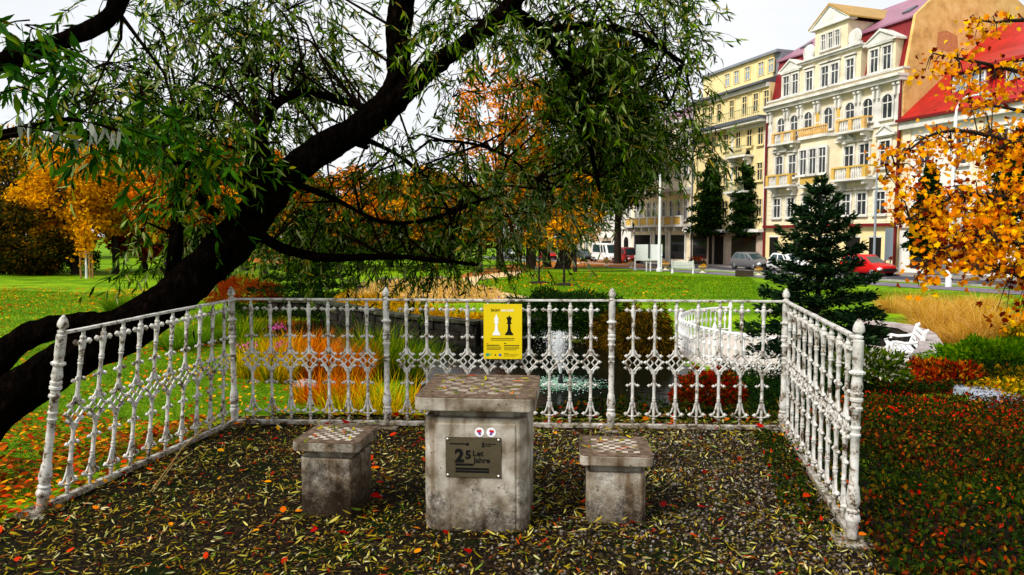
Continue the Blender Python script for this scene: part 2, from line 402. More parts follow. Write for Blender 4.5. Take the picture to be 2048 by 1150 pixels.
# terrace floor: dark soil and grit
def terrace_mat():
    m = bpy.data.materials.new('terrace_grit'); nt, b = _bsdf(m); b.inputs['Roughness'].default_value = .9; b.inputs['Specular IOR Level'].default_value = .05
    tc = nt.nodes.new('ShaderNodeTexCoord')
    v = nt.nodes.new('ShaderNodeTexVoronoi'); v.inputs['Scale'].default_value = 55; nt.links.new(tc.outputs['Object'], v.inputs['Vector'])
    r = ramp_node(nt, [(.0,(.0025,.0022,.002)),(.5,(.008,.005,.0025)),(.8,(.026,.016,.008)),(1,(.07,.048,.028))]); nt.links.new(v.outputs['Color'], r.inputs[0])
    n = nt.nodes.new('ShaderNodeTexNoise'); n.inputs['Scale'].default_value = 1.6; n.inputs['Detail'].default_value = 7; nt.links.new(tc.outputs['Object'], n.inputs['Vector'])
    r2 = ramp_node(nt, [(.42,(.004,.010,.001)),(.6,(.010,.006,.003))]); nt.links.new(n.outputs['Fac'], r2.inputs[0])
    n4 = nt.nodes.new('ShaderNodeTexNoise'); n4.inputs['Scale'].default_value = 2.3; n4.inputs['Detail'].default_value = 8; nt.links.new(tc.outputs['Object'], n4.inputs['Vector'])
    r4 = ramp_node(nt, [(.45,(0,0,0)),(.6,(1,1,1))]); nt.links.new(n4.outputs['Fac'], r4.inputs[0])
    mx = nt.nodes.new('ShaderNodeMixRGB'); nt.links.new(r4.outputs[0], mx.inputs[0]); nt.links.new(r.outputs[0], mx.inputs[1]); nt.links.new(r2.outputs[0], mx.inputs[2])
    nt.links.new(mx.outputs[0], b.inputs['Base Color'])
    bp = nt.nodes.new('ShaderNodeBump'); bp.inputs['Strength'].default_value = 1; bp.inputs['Distance'].default_value = .012
    nt.links.new(v.outputs['Distance'], bp.inputs['Height']); bp.invert = True; nt.links.new(bp.outputs[0], b.inputs['Normal'])
    return m
M['grit'] = terrace_mat()
drape('gravel_terrace', [tuple(p) for p in TERR], .012, M['grit'], .3)
# pond
def water_mat():
    m = bpy.data.materials.new('pond_water'); nt, b = _bsdf(m); b.inputs['Base Color'].default_value = (.003,.004,.002,1); b.inputs['Roughness'].default_value = .06; b.inputs['Specular IOR Level'].default_value = .09
    b.inputs['IOR'].default_value = 1.33
    tc = nt.nodes.new('ShaderNodeTexCoord'); mp = nt.nodes.new('ShaderNodeMapping'); mp.inputs['Scale'].default_value = (3,6,1)
    n = nt.nodes.new('ShaderNodeTexNoise'); n.inputs['Scale'].default_value = 2.2; n.inputs['Detail'].default_value = 4
    nt.links.new(tc.outputs['Object'], mp.inputs[0]); nt.links.new(mp.outputs[0], n.inputs['Vector'])
    bp = nt.nodes.new('ShaderNodeBump'); bp.inputs['Strength'].default_value = .25; bp.inputs['Distance'].default_value = .02
    nt.links.new(n.outputs['Fac'], bp.inputs['Height']); nt.links.new(bp.outputs[0], b.inputs['Normal'])
    return m
M['water'] = water_mat()
_c = POND.mean(0); wp = [tuple(_c+(p-_c)*1.06) for p in POND]
tag(MB().add([(x,y,WATER_Z) for x,y in wp], [tuple(range(len(wp)))]).build('pond_water', M['water']), kind='structure')
# beds and paths in the park
M['sand_path'] = mat('sand_path', (.62,.45,.23), .9, var=.2, scale=1.5, bump=.3, bscale=30)
M['bed_soil'] = mat('bed_soil', (.010,.007,.004), .95, var=.4, scale=3, bump=.6)
M['leaf_carpet'] = mat('leaf_carpet', (.42,.14,.02), .9, stops=[(.3,(.10,.035,.01)),(.5,(.34,.10,.012)),(.65,(.55,.22,.02)),(.8,(.25,.2,.02))], scale=5, bump=.6, bscale=25)
M['plaza'] = mat('plaza', (.52,.46,.40), .85, var=.12, scale=2, bump=.2)
def gpoly(pts): return [tuple(GT(px, py))[:2] for px, py in pts]
drape('sand_path', gpoly([(690,604),(720,590),(900,588),(1000,584),(930,566),(925,556),(990,546),(1050,540),(1035,552),(962,560),(950,568),(985,582),(1060,596),(1020,606),(880,606)]), .03, M['sand_path'], .8)
drape('leaf_litter_ground', gpoly([(900,556),(960,540),(1060,524),(1180,520),(1260,526),(1330,536),(1200,534),(1080,538),(1000,546),(930,556)]), .035, M['leaf_carpet'], 1.5)
drape('leaf_litter_ground', gpoly([(420,510),(560,508),(620,520),(560,528),(440,520)]), .03, M['leaf_carpet'], 1.5)
an = np.linspace(0, 2*math.pi, 40, endpoint=False)
drape('plaza', [(PLAZA_C[0]+PLAZA_RX*math.cos(a), PLAZA_C[1]+PLAZA_RY*math.sin(a)) for a in an], .012, M['plaza'], .4)
M['flagstone'] = mat('flagstone', (.36,.31,.30), .85, var=.35, scale=3, bump=.5, bscale=12)
drape('stone_path', gpoly([(1856,724),(1872,712),(1900,722),(1960,765),(2060,815),(2060,840),(1940,785),(1866,740)]), .025, M['flagstone'], .3)
# ================================================================ cast-iron railings
def iron_mat():
    m = bpy.data.materials.new('white_painted_iron'); nt, b = _bsdf(m); b.inputs['Roughness'].default_value = .5; b.inputs['Specular IOR Level'].default_value = .35
    tc = nt.nodes.new('ShaderNodeTexCoord'); oi = nt.nodes.new('ShaderNodeObjectInfo')
    add = nt.nodes.new('ShaderNodeVectorMath'); add.operation = 'ADD'
    nt.links.new(tc.outputs['Object'], add.inputs[0]); nt.links.new(oi.outputs['Location'], add.inputs[1])
    n = nt.nodes.new('ShaderNodeTexNoise'); n.inputs['Scale'].default_value = 13; n.inputs['Detail'].default_value = 10; n.inputs['Roughness'].default_value = .78
    nt.links.new(add.outputs[0], n.inputs['Vector'])
    r = ramp_node(nt, [(.36,(.025,.012,.005)),(.42,(.14,.10,.06)),(.475,(.48,.46,.42)),(.70,(.72,.72,.71))]); nt.links.new(n.outputs['Fac'], r.inputs[0])
    sep = nt.nodes.new('ShaderNodeSeparateXYZ'); nt.links.new(tc.outputs['Object'], sep.inputs[0])
    n5 = nt.nodes.new('ShaderNodeMath'); n5.operation = 'MULTIPLY_ADD'; n5.inputs[1].default_value = .5; nt.links.new(n.outputs['Fac'], n5.inputs[0]); nt.links.new(sep.outputs['Z'], n5.inputs[2])
    rz_ = ramp_node(nt, [(.27,(.40,.34,.26)),(.42,(1,1,1))]); nt.links.new(n5.outputs[0], rz_.inputs[0])        # mud splashed on the feet
    m2 = nt.nodes.new('ShaderNodeMixRGB'); m2.blend_type = 'MULTIPLY'; m2.inputs[0].default_value = 1; nt.links.new(r.outputs[0], m2.inputs[1]); nt.links.new(rz_.outputs[0], m2.inputs[2])
    nt.links.new(m2.outputs[0], b.inputs['Base Color'])
    n2 = nt.nodes.new('ShaderNodeTexNoise'); n2.inputs['Scale'].default_value = 60; n2.inputs['Detail'].default_value = 5; nt.links.new(tc.outputs['Object'], n2.inputs['Vector'])
    bp = nt.nodes.new('ShaderNodeBump'); bp.inputs['Strength'].default_value = .35; bp.inputs['Distance'].default_value = .004
    nt.links.new(n2.outputs['Fac'], bp.inputs['Height']); nt.links.new(bp.outputs[0], b.inputs['Normal'])
    return m
M['iron'] = iron_mat()
K_ = .00119
def zy(y): return (1045-y)*K_+.05     # drawing units of the enlarged photo -> metres above the ground
def baluster_mb():
    b = MB(); hx = lambda a: a*K_
    prof = [(13,1046),(13,1000),(19,996),(19,988),(12,985),(18,978),(18,970),(13,966),(14,950),(15,905),(16,862),(19,858),(19,850),(14,848),(19,842),(19,834),(15,830),
            (15,790),(17,742),(14,690),(18,645),(24,628)]
    b.lathe([(hx(r)*.72, zy(y)) for r, y in prof], n=8)
    prof2 = [(24,522),(18,490),(14,440),(16,390),(14,345),(15,308),(20,304),(20,297),(15,294),(20,288),(20,280),(16,276),(18,240),(24,200),(26,180),(18,168),(22,162),(20,152),(13,148),(12,122)]
    b.lathe([(hx(r)*.72, zy(y)) for r, y in prof2], n=8)
    T = .0092
    def arm(pts, r0=T, r1=T*.8): 
        for s in (-1, 1):
            q = [(s*hx(x), 0, zy(y)) for x, y in pts]
            b.tube(q, [r0+(r1-r0)*i/(len(q)-1) for i in range(len(q))], 6)
    def knob(x, y, r=.0185):
        for s in (-1, 1):
            for k in (0,):
                b.lathe([(.002,-r*1.1),(r,0),(.002,r*1.1)], (s*hx(x), 0, zy(y)), n=6, axis='x')
    arm([(8,205),(20,186),(42,182)]); knob(46,182,.021)
    arm([(12,372),(20,388),(33,391)], T*.8); knob(37,391,.0165)
    arm([(13,480),(22,505),(42,522)], T*1.1); knob(48,523)
    arm([(4,512),(30,540),(58,569)]); knob(64,570)
    arm([(58,571),(34,600),(4,632)])
    arm([(30,545),(8,575),(30,605)], T*.8)
    arm([(13,655),(24,630),(44,613)], T*1.1); knob(49,612)
    arm([(14,725),(22,739),(33,743)], T*.8); knob(37,743,.0165)
    arm([(10,872),(16,905),(28,940),(42,956)], T*1.15); knob(49,958,.020)
    arm([(42,966),(20,974),(0,976)], T*.6)
    b.lathe([(.004,-.016),(.013,-.006),(.013,.006),(.004,.016)], (0,0,zy(182)), n=6, axis='y')
    return b
_bal = baluster_mb().build('baluster_src', M['iron'], smooth=True); BAL = _bal.data; BAL.name = 'baluster'; bpy.data.objects.remove(_bal)
def post_mb(foot=True):
    b = MB(); k = K_
    prof = [(30,1060),(30,985),(38,975),(40,965),(36,950),(28,940),(34,934),(34,925),(26,918),(30,905),(36,885),(36,870),(31,840),(28,812),(23,806),
            (22,640),(22,575),(27,570),(27,562),(22,558),(22,540),(27,535),(27,527),(22,522),(23,455),(32,446),(32,436),(24,430),(24,412),(33,404),(33,392),(26,386),(32,378),(32,366),(25,360),(31,338),(28,318),(24,290),
            (25,285),(36,276),(36,266),(25,258),(24,236),(27,230),(27,120),(20,116)]
    b.lathe([(r*k*.9, (1045-y)*k+.05) for r, y in prof], n=16)
    for i in range(12):
        a = 2*math.pi*i/12; b.ball((.036*math.cos(a), .036*math.sin(a), zy(271)), .009, 4)
    if foot:
        b.box(-.10,.10,-.10,.10,-.01,.02)
        for x in (-.078,.078):
            for y in (-.078,.078): b.lathe([(.014,.02),(.014,.034),(.006,.038)], (x,y,0), n=6)
    return b
def finial_mb():
    k = K_
    return MB().lathe([((r)*k, (1045-y)*k+.05) for r, y in [(16,120),(16,112),(22,108),(22,100),(14,96),(14,88),(25,80),(27,68),(24,52),(17,36),(10,26),(8,22),(3,17)]], n=14)
POST = post_mb().build('x', M['iron'], smooth=True); FIN = finial_mb().build('x', M['iron'], smooth=True)
PM, FM = POST.data, FIN.data; PM.name = 'post'; FM.name = 'finial'; bpy.data.objects.remove(POST); bpy.data.objects.remove(FIN)
def child(name, me, parent, loc, rot=None):
    o = bpy.data.objects.new(name, me); COL.objects.link(o); o.parent = parent; o.location = loc
    if rot is not None: o.rotation_mode = 'XYZ'; o.rotation_euler = rot
    return o
RAIL_Z = zy(112)
def railing(name, label, A, B, spans, posts, z=0.0, tilt=(0, 0)):
    """A, B: ends on the ground; spans: (t0, t1, count) with balusters evenly between; posts: t of posts; tilt: lean in radians at A and B"""
    d = (B-A); L = d.length; ang = math.atan2(d.y, d.x)
    rt = thing(name, label, 'railing', (A.x, A.y, z), ang, 'white cast-iron railings round the chess terrace')
    tl = lambda t: tilt[0]+(tilt[1]-tilt[0])*t
    for t0, t1, n in spans:
        for i in range(n):
            t = t0+(t1-t0)*(i+1)/(n+1); child('baluster', BAL, rt, (t*L, 0, 0), (tl(t), 0, random.uniform(-.03,.03)))
    for t in posts:
        p = child('post', PM, rt, (t*L, 0, 0), (tl(t), 0, 0)); child('finial', FM, p, (0, 0, 0))
    top = MB(); bot = MB(); N = 12
    for mb, zc, w, h in ((top, RAIL_Z, .021, .009), (bot, .045, .022, .02)):
        rings = []
        for i in range(N+1):
            t = i/N; a = tl(t); yc = -math.sin(a)*zc; zz = math.cos(a)*zc + random.uniform(-.0015,.0015)
            rings.append([(t*L, yc-w, zz-h), (t*L, yc-w, zz+h), (t*L, yc+w, zz+h), (t*L, yc+w, zz-h)])
        mb.loft(rings)
    top.build('top_rail', M['iron'], rt, bevel=.004); bot.build('bottom_rail', M['iron'], rt, bevel=.005)
    return rt
random.seed(4)
# tilt is about the rail's own direction: the old left run leans in towards the terrace at its near end
railing('iron_railing', 'white ornate iron railing leaning at its near post, beside the leaf-strewn lawn and leaning trunk', FL0, FL1, [(0,1,10)], [0.0], tilt=(R(10.3), R(2)))
bx = lambda px: (px-470)/(1565-470)
back = railing('iron_railing', 'long white ornate iron railing carrying the yellow chess sign, in front of the pond', FL1, FR1, [(0,bx(783),7),(bx(783),bx(1230),10),(bx(1230),1,7)], [0,bx(783),bx(1230),1])
railing('iron_railing', 'white ornate iron railing with upright posts beside the dark red-berried ground cover', FR0, FR1, [(0,1,10)], [0.0])

# ================================================================ concrete
def concrete_mat(name, dark=0.0):
    m = bpy.data.materials.new(name); nt, b = _bsdf(m); b.inputs['Roughness'].default_value = .9; b.inputs['Specular IOR Level'].default_value = .15
    tc = nt.nodes.new('ShaderNodeTexCoord'); sep = nt.nodes.new('ShaderNodeSeparateXYZ'); nt.links.new(tc.outputs['Object'], sep.inputs[0])
    n = nt.nodes.new('ShaderNodeTexNoise'); n.inputs['Scale'].default_value = 7; n.inputs['Detail'].default_value = 8; nt.links.new(tc.outputs['Object'], n.inputs['Vector'])
    r = ramp_node(nt, [(.3,(.07,.048,.026)),(.42,(.22,.18,.13)),(.58,(.40,.36,.30)),(.75,(.58,.545,.49))]); nt.links.new(n.outputs['Fac'], r.inputs[0])
    # dirt that has splashed up from the ground: patchy mask, denser low down
    n2 = nt.nodes.new('ShaderNodeTexNoise'); n2.inputs['Scale'].default_value = 6.5; n2.inputs['Detail'].default_value = 12; n2.inputs['Roughness'].default_value = .82
    nt.links.new(tc.outputs['Object'], n2.inputs['Vector'])
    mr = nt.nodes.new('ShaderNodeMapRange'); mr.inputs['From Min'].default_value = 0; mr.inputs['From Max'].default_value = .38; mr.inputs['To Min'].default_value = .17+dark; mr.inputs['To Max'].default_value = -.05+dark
    nt.links.new(sep.outputs['Z'], mr.inputs['Value'])
    ad = nt.nodes.new('ShaderNodeMath'); ad.operation = 'ADD'; nt.links.new(n2.outputs['Fac'], ad.inputs[0]); nt.links.new(mr.outputs[0], ad.inputs[1])
    r2 = ramp_node(nt, [(.53,(0,0,0)),(.64,(.7,.7,.7)),(.74,(1,1,1))]); nt.links.new(ad.outputs[0], r2.inputs[0])
    mx = nt.nodes.new('ShaderNodeMixRGB'); nt.links.new(r2.outputs[0], mx.inputs[0]); nt.links.new(r.outputs[0], mx.inputs[1]); mx.inputs[2].default_value = (.022,.013,.006,1)
    mp3 = nt.nodes.new('ShaderNodeMapping'); mp3.inputs['Scale'].default_value = (9,9,.9); nt.links.new(tc.outputs['Object'], mp3.inputs[0])
    n6 = nt.nodes.new('ShaderNodeTexNoise'); n6.inputs['Scale'].default_value = 1.6; n6.inputs['Detail'].default_value = 7; nt.links.new(mp3.outputs[0], n6.inputs['Vector'])
    r6 = ramp_node(nt, [(.50,(1,1,1)),(.66,(.38,.27,.17))]); nt.links.new(n6.outputs['Fac'], r6.inputs[0])        # rust-brown drip streaks
    mz = nt.nodes.new('ShaderNodeMixRGB'); mz.blend_type = 'MULTIPLY'; mz.inputs[0].default_value = .85; nt.links.new(mx.outputs[0], mz.inputs[1]); nt.links.new(r6.outputs[0], mz.inputs[2]); mx = mz
    # air holes
    v = nt.nodes.new('ShaderNodeTexVoronoi'); v.inputs['Scale'].default_value = 21; nt.links.new(tc.outputs['Object'], v.inputs['Vector'])
    sp = nt.nodes.new('ShaderNodeSeparateColor'); nt.links.new(v.outputs['Color'], sp.inputs[0])
    g = nt.nodes.new('ShaderNodeMath'); g.operation = 'LESS_THAN'; g.inputs[1].default_value = .10; nt.links.new(v.outputs['Distance'], g.inputs[0])
    g2 = nt.nodes.new('ShaderNodeMath'); g2.operation = 'GREATER_THAN'; g2.inputs[1].default_value = .55; nt.links.new(sp.outputs[0], g2.inputs[0])
    g3 = nt.nodes.new('ShaderNodeMath'); g3.operation = 'MULTIPLY'; nt.links.new(g.outputs[0], g3.inputs[0]); nt.links.new(g2.outputs[0], g3.inputs[1])
    mx2 = nt.nodes.new('ShaderNodeMixRGB'); nt.links.new(g3.outputs[0], mx2.inputs[0]); nt.links.new(mx.outputs[0], mx2.inputs[1]); mx2.inputs[2].default_value = (.02,.015,.012,1)
    nt.links.new(mx2.outputs[0], b.inputs['Base Color'])
    n3 = nt.nodes.new('ShaderNodeTexNoise'); n3.inputs['Scale'].default_value = 90; n3.inputs['Detail'].default_value = 6; nt.links.new(tc.outputs['Object'], n3.inputs['Vector'])
    sb = nt.nodes.new('ShaderNodeMath'); sb.operation = 'SUBTRACT'; nt.links.new(n3.outputs['Fac'], sb.inputs[0]); nt.links.new(g3.outputs[0], sb.inputs[1])
    bp = nt.nodes.new('ShaderNodeBump'); bp.inputs['Strength'].default_value = .55; bp.inputs['Distance'].default_value = .006
    nt.links.new(sb.outputs[0], bp.inputs['Height']); nt.links.new(bp.outputs[0], b.inputs['Normal'])
    return m
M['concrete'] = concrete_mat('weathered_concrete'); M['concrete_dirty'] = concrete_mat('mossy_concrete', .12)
def slab_top_mat(name, ncell, side, light, contrast):
    """brown top with a chessboard of inlaid tiles, worn"""
    m = bpy.data.materials.new(name); nt, b = _bsdf(m); b.inputs['Roughness'].default_value = .75; b.inputs['Specular IOR Level'].default_value = .25
    tc = nt.nodes.new('ShaderNodeTexCoord')
    mp = nt.nodes.new('ShaderNodeMapping'); s = ncell/side; mp.inputs['Scale'].default_value = (s,s,0); mp.inputs['Location'].default_value = (ncell/2+8, ncell/2+8, .5)
    nt.links.new(tc.outputs['Object'], mp.inputs[0])
    ck = nt.nodes.new('ShaderNodeTexChecker'); ck.inputs['Scale'].default_value = 1; nt.links.new(mp.outputs[0], ck.inputs['Vector'])
    ck.inputs['Color1'].default_value = (1,1,1,1); ck.inputs['Color2'].default_value = (0,0,0,1)
    sep = nt.nodes.new('ShaderNodeSeparateXYZ'); nt.links.new(tc.outputs['Object'], sep.inputs[0])
    def inside(ax):
        a = nt.nodes.new('ShaderNodeMath'); a.operation = 'ABSOLUTE'; nt.links.new(sep.outputs[ax], a.inputs[0])
        l = nt.nodes.new('ShaderNodeMath'); l.operation = 'LESS_THAN'; l.inputs[1].default_value = side/2; nt.links.new(a.outputs[0], l.inputs[0]); return l
    ix, iy = inside('X'), inside('Y')
    n = nt.nodes.new('ShaderNodeTexNoise'); n.inputs['Scale'].default_value = 11; n.inputs['Detail'].default_value = 9; nt.links.new(tc.outputs['Object'], n.inputs['Vector'])
    wr = ramp_node(nt, [(.36,(0.05,0.05,0.05)),(.60,(1,1,1))]); nt.links.new(n.outputs['Fac'], wr.inputs[0])
    cur = ck.outputs['Color']
    for o in (ix.outputs[0], iy.outputs[0], wr.outputs[0]):
        k = nt.nodes.new('ShaderNodeMath'); k.operation = 'MULTIPLY'; nt.links.new(cur, k.inputs[0]); nt.links.new(o, k.inputs[1]); cur = k.outputs[0]
    k = nt.nodes.new('ShaderNodeMath'); k.operation = 'MULTIPLY'; nt.links.new(cur, k.inputs[0]); k.inputs[1].default_value = contrast
    n2 = nt.nodes.new('ShaderNodeTexNoise'); n2.inputs['Scale'].default_value = 26; n2.inputs['Detail'].default_value = 9; nt.links.new(tc.outputs['Object'], n2.inputs['Vector'])
    rb = ramp_node(nt, [(.3,(.045,.027,.016)),(.55,(.125,.08,.05)),(.75,(.22,.16,.11))]); nt.links.new(n2.outputs['Fac'], rb.inputs[0])
    mx = nt.nodes.new('ShaderNodeMixRGB'); nt.links.new(k.outputs[0], mx.inputs[0]); nt.links.new(rb.outputs[0], mx.inputs[1]); mx.inputs[2].default_value = (*light, 1)
    nt.links.new(mx.outputs[0], b.inputs['Base Color'])
    bp = nt.nodes.new('ShaderNodeBump'); bp.inputs['Strength'].default_value = .4; bp.inputs['Distance'].default_value = .004
    nt.links.new(n2.outputs['Fac'], bp.inputs['Height']); nt.links.new(bp.outputs[0], b.inputs['Normal'])
    return m
M['board_table'] = slab_top_mat('table_top_board', 8, .50, (.48,.42,.35), .5)
M['board_stool'] = slab_top_mat('stool_top_board', 8, .285, (.64,.58,.48), .8)
def oct_poly(h, c): return [(-h+c,-h),(h-c,-h),(h,-h+c),(h,h-c),(h-c,h),(-h+c,h),(-h,h-c),(-h,-h+c)]
def stone_block(root, half, cham, zt, th, colh, colc, topm, side, panel=True):
    s = MB(); p = oct_poly(half, cham); s.prism(p, zt-th, zt-.001); s.build('slab', side, root, bevel=.006)
    t = MB(); t.prism(oct_poly(half-.002, cham), zt-.001, zt+.0035); t.build('board_top', topm, root)
    c = MB(); q = oct_poly(colh, colc)
    c.prism(q, -.05, zt-th-.05); c.prism(oct_poly(colh*.86, colc), zt-th-.052, zt-th+.002)
    if panel:        # raised field between the corner strips
        e = colh-colc-.02; zz = zt-th-.08
        for sx, sy in ((0,-1),(1,0),(-1,0),(0,1)):
            if sx == 0: c.box(-e, e, sy*colh-.008, sy*colh+.008, .0, zz)
            else: c.box(sx*colh-.008, sx*colh+.008, -e, e, .0, zz)
    c.build('pedestal', side, root, bevel=.008)
TX = P(948, 797, 4.09)
TROT = -R(4.8)
table = thing('chess_table', 'tall square concrete table with inlaid chessboard top and metal plaque on its front', 'table', (TX.x+.35*math.sin(-TROT), 4.075+.35, 0), TROT)
stone_block(table, .348, .032, .806, .078, .300, .045, M['board_table'], M['concrete'])
_f = lambda px, py: None
stA = thing('stone_stool', 'low concrete stool with chequered top, its front stained nearly black, left of the chess table', 'stool', (0,0,0), -R(7.5), 'concrete chess stools beside the table')
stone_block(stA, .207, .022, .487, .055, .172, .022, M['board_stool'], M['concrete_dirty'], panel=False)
c0 = P(646, 887, 4.29); stA.location = (c0.x+.035, 4.28+.205, 0)
stB = thing('stone_stool', 'low concrete stool with chequered top and pale dirt-speckled front, right of the table', 'stool', (0,0,0), -R(4.5), 'concrete chess stools beside the table')
stone_block(stB, .216, .022, .432, .06, .176, .022, M['board_stool'], M['concrete'], panel=False)
c0 = P(1235, 913, 4.2); stB.location = (c0.x+.012, 4.2+.208, 0)

# lettering
def text_mesh(txt, size, align='LEFT', ext=.0004, bold=0.0, sx=1.0):
    cu = bpy.data.curves.new('t', 'FONT'); cu.body = txt; cu.size = size; cu.align_x = align; cu.extrude = ext; cu.offset = bold; cu.resolution_u = 3
    o = bpy.data.objects.new('t', cu); COL.objects.link(o); bpy.context.view_layer.update()
    me = bpy.data.meshes.new_from_object(o.evaluated_get(bpy.context.evaluated_depsgraph_get()))
    bpy.data.objects.remove(o); bpy.data.curves.remove(cu)
    return [(v.co.x*sx, v.co.y, v.co.z) for v in me.vertices], [tuple(p.vertices) for p in me.polygons]
def put_text(mb, txt, x, y, size, front, align='LEFT', bold=0.0, sx=1.0):
    """writing on a board that faces local -Y; x right, y up, front = local Y of its face"""
    v, f = text_mesh(txt, size, align, .0003, bold, sx); mb.add([(x+a, front-.0006-c, y+b) for a, b, c in v], f)
M['plaque'] = mat('plaque_metal', (.085,.07,.04), .5, var=.2, scale=8, metal=.25, bump=.1)
M['ink'] = mat('black_ink', (.004,.004,.004), .6)
M['ink_white'] = mat('white_ink', (.82,.84,.88), .6)
M['steel'] = mat('steel_bolt', (.5,.48,.45), .35, metal=.8)
M['sign_yellow'] = mat('yellow_sheet', (.74,.55,.002), .35, var=.06, scale=3, spec=.35)
M['s_red'] = mat('red_ink', (.6,.02,.02), .5); M['s_blue'] = mat('blue_ink', (.03,.10,.45), .5); M['s_green'] = mat('green_ink', (.01,.30,.16), .5)
fy = -.308                       # front of the table's raised field
pl = MB(); pw, ph = .161, .118; pcx, pcz = -.010, .452
pl.box(pcx-pw, pcx+pw, fy-.006, fy+.002, pcz-ph, pcz+ph); plq = pl.build('plaque', M['plaque'], table, bevel=.001)
for sx in (-1,1):
    for sz in (-1,1): MB().lathe([(.007,-.0),(.007,-.004),(.003,-.007)], (pcx+sx*(pw-.013), fy-.006, pcz+sz*(ph-.012)), n=8, axis='y').build('bolt', M['steel'], plq)
t = MB(); pf = fy-.006; X = lambda q: pcx-pw+q*2*pw/1010; Z = lambda q: pcz+ph-q*2*ph/720   # plaque drawing units
put_text(t, '2', X(172), Z(440), .104, pf, bold=.0052, sx=.98); put_text(t, '5', X(362), Z(380), .066, pf, bold=.0038, sx=1.0)
put_text(t, 'Let', X(492), Z(332), .046, pf, bold=.0014, sx=1.05); put_text(t, 'Jahre', X(512), Z(452), .046, pf, bold=.0014, sx=1.0)
def bars(mb, x0, x1, y, h, front, seed=1, gaps=.18):
    """one line of small print, word by word"""
    rg = random.Random(seed); x = x0
    while x < x1-h*.5:
        w = min(rg.uniform(2.2,6)*h, x1-x); mb.box(x, x+w, front-.0012, front+.0005, y-h/2, y+h/2); x += w+h*gaps
bars(t, X(180), X(500), Z(490), .013, pf, 2, .12); bars(t, X(180), X(790), Z(565), .013, pf, 3, .1); bars(t, X(180), X(795), Z(615), .0125, pf, 5, .1)
bars(t, X(80), X(370), Z(120), .0075, pf, 7, .15); t.box(X(375), X(425), pf-.0012, pf+.0005, Z(150), Z(100))
bars(t, X(720), X(915), Z(115), .005, pf, 9, .15); bars(t, X(720), X(830), Z(148), .005, pf, 11, .15)
t.extrude_xz([(X(660),Z(175)),(X(715),Z(175)),(X(715),Z(162)),(X(703),Z(155)),(X(703),Z(120)),(X(710),Z(105)),(X(698),Z(92)),(X(687),Z(78)),(X(676),Z(92)),(X(664),Z(105)),(X(671),Z(120)),(X(671),Z(155)),(X(660),Z(162))], pf-.0012, pf+.0005)
t.build('lettering', M['ink'], plq)
for k, (sx_, mirror) in enumerate(((.036, 1), (.104, -1))):
    s = MB(); zc = .600; s.lathe([(.0275,0),(.0275,-.0012),(.026,-.0014)], (pcx+sx_, fy, zc), n=24, axis='y'); st = s.build('sticker', M['ink_white'], table)
    q = MB(); 
    for dx, dz, r in ((-.008*mirror,.006,.009),(.004*mirror,.008,.008),(-.001*mirror,-.003,.0085),(.004*mirror,-.012,.006)):
        q.lathe([(r,0),(r,-.0006)], (pcx+sx_+dx, fy-.0014, zc+dz), n=10, axis='y')
    q.build('emblem', M['s_red'], st)
    q = MB(); q.lathe([(.006,0),(.006,-.0007)], (pcx+sx_+.001*mirror, fy-.0021, zc-.010), n=10, axis='y'); q.box(pcx+sx_-.002*mirror-.008, pcx+sx_-.002*mirror+.012, fy-.0028, fy-.0015, zc-.002, zc+.001); q.build('emblem', M['s_blue'], st)

# yellow chess notice fixed to the railing
SY = FL1.y+(FR1.y-FL1.y)*bx(1005)-.05; a0, a1 = P(967, 608, SY), P(1044, 718, SY); sw, sh = a1.x-a0.x, a0.z-a1.z
sign = thing('notice_board', 'yellow metal notice with white and black chess kings, fixed to the long iron railing', 'sign', ((a0.x+a1.x)/2, SY, a1.z), R(-2.2))
bd = MB(); bd.box(-sw/2, sw/2, -.002, .002, 0, sh); board = bd.build('board', M['sign_yellow'], sign, bevel=.001)
U = lambda q: -sw/2+(q-133)*sw/637; V = lambda q: sh-(q-150)*sh/900; fr = -.002
def king(cx, top, base, hw, front, crown):
    h = base-top; L_ = [(hw,0),(hw*.98,.05),(hw*.88,.09),(hw*.55,.17),(hw*.38,.28),(hw*.30,.45),(hw*.28,.58),(hw*.62,.585),(hw*.62,.615),(hw*.42,.64),(hw*.44,.68)]
    L_ += ([(hw*.45,.72),(hw*.62,.80),(hw*.35,.83),(hw*.22,.86),(hw*.2,.93),(hw*.13,.96),(hw*.05,1)] if crown else [(hw*.40,.72),(hw*.66,.91),(hw*.2,.92),(hw*.12,.95),(hw*.2,.965),(hw*.12,.98),(hw*.1,1)])
    pts = [(cx-x, V(base-h*y)) for x, y in L_]; pts = [(U(cx)-(x*sw/637), V(base-h*y)) for x, y in L_]+[(U(cx)+(x*sw/637), V(base-h*y)) for x, y in reversed(L_)]
    return pts
k1 = MB(); k1.extrude_xz(king(345,312,660,66,fr,True), fr-.0012, fr+.0005)
put_text(k1, 'NA ULICI', U(428), V(271), .029, fr, bold=.0007, sx=.92); k1.build('white_print', M['ink_white'], board)
k2 = MB(); k2.extrude_xz(king(557,338,658,70,fr,False), fr-.0012, fr+.0005)
put_text(k2, '\u0160ACHY', U(256), V(271), .029, fr, bold=.0011, sx=.86)
for y, x0, x1, h in ((712,255,645,10),(738,255,645,9),(824,180,395,14),(828,472,725,14),(793,472,508,14),(852,180,425,7),(872,180,425,7),(893,180,420,7),(856,472,722,7),(878,472,720,7),(898,472,680,7),(957,472,545,7),(978,472,725,5),(1000,472,670,5)):
    bars(k2, U(x0), U(x1), V(y), h*sh/900, fr, int(y), .35)
k2.extrude_xz([(U(316),V(995)),(U(340),V(995)),(U(336),V(975)),(U(328),V(960)),(U(320),V(975))], fr-.0012, fr+.0005)
k2.build('black_print', M['ink'], board)
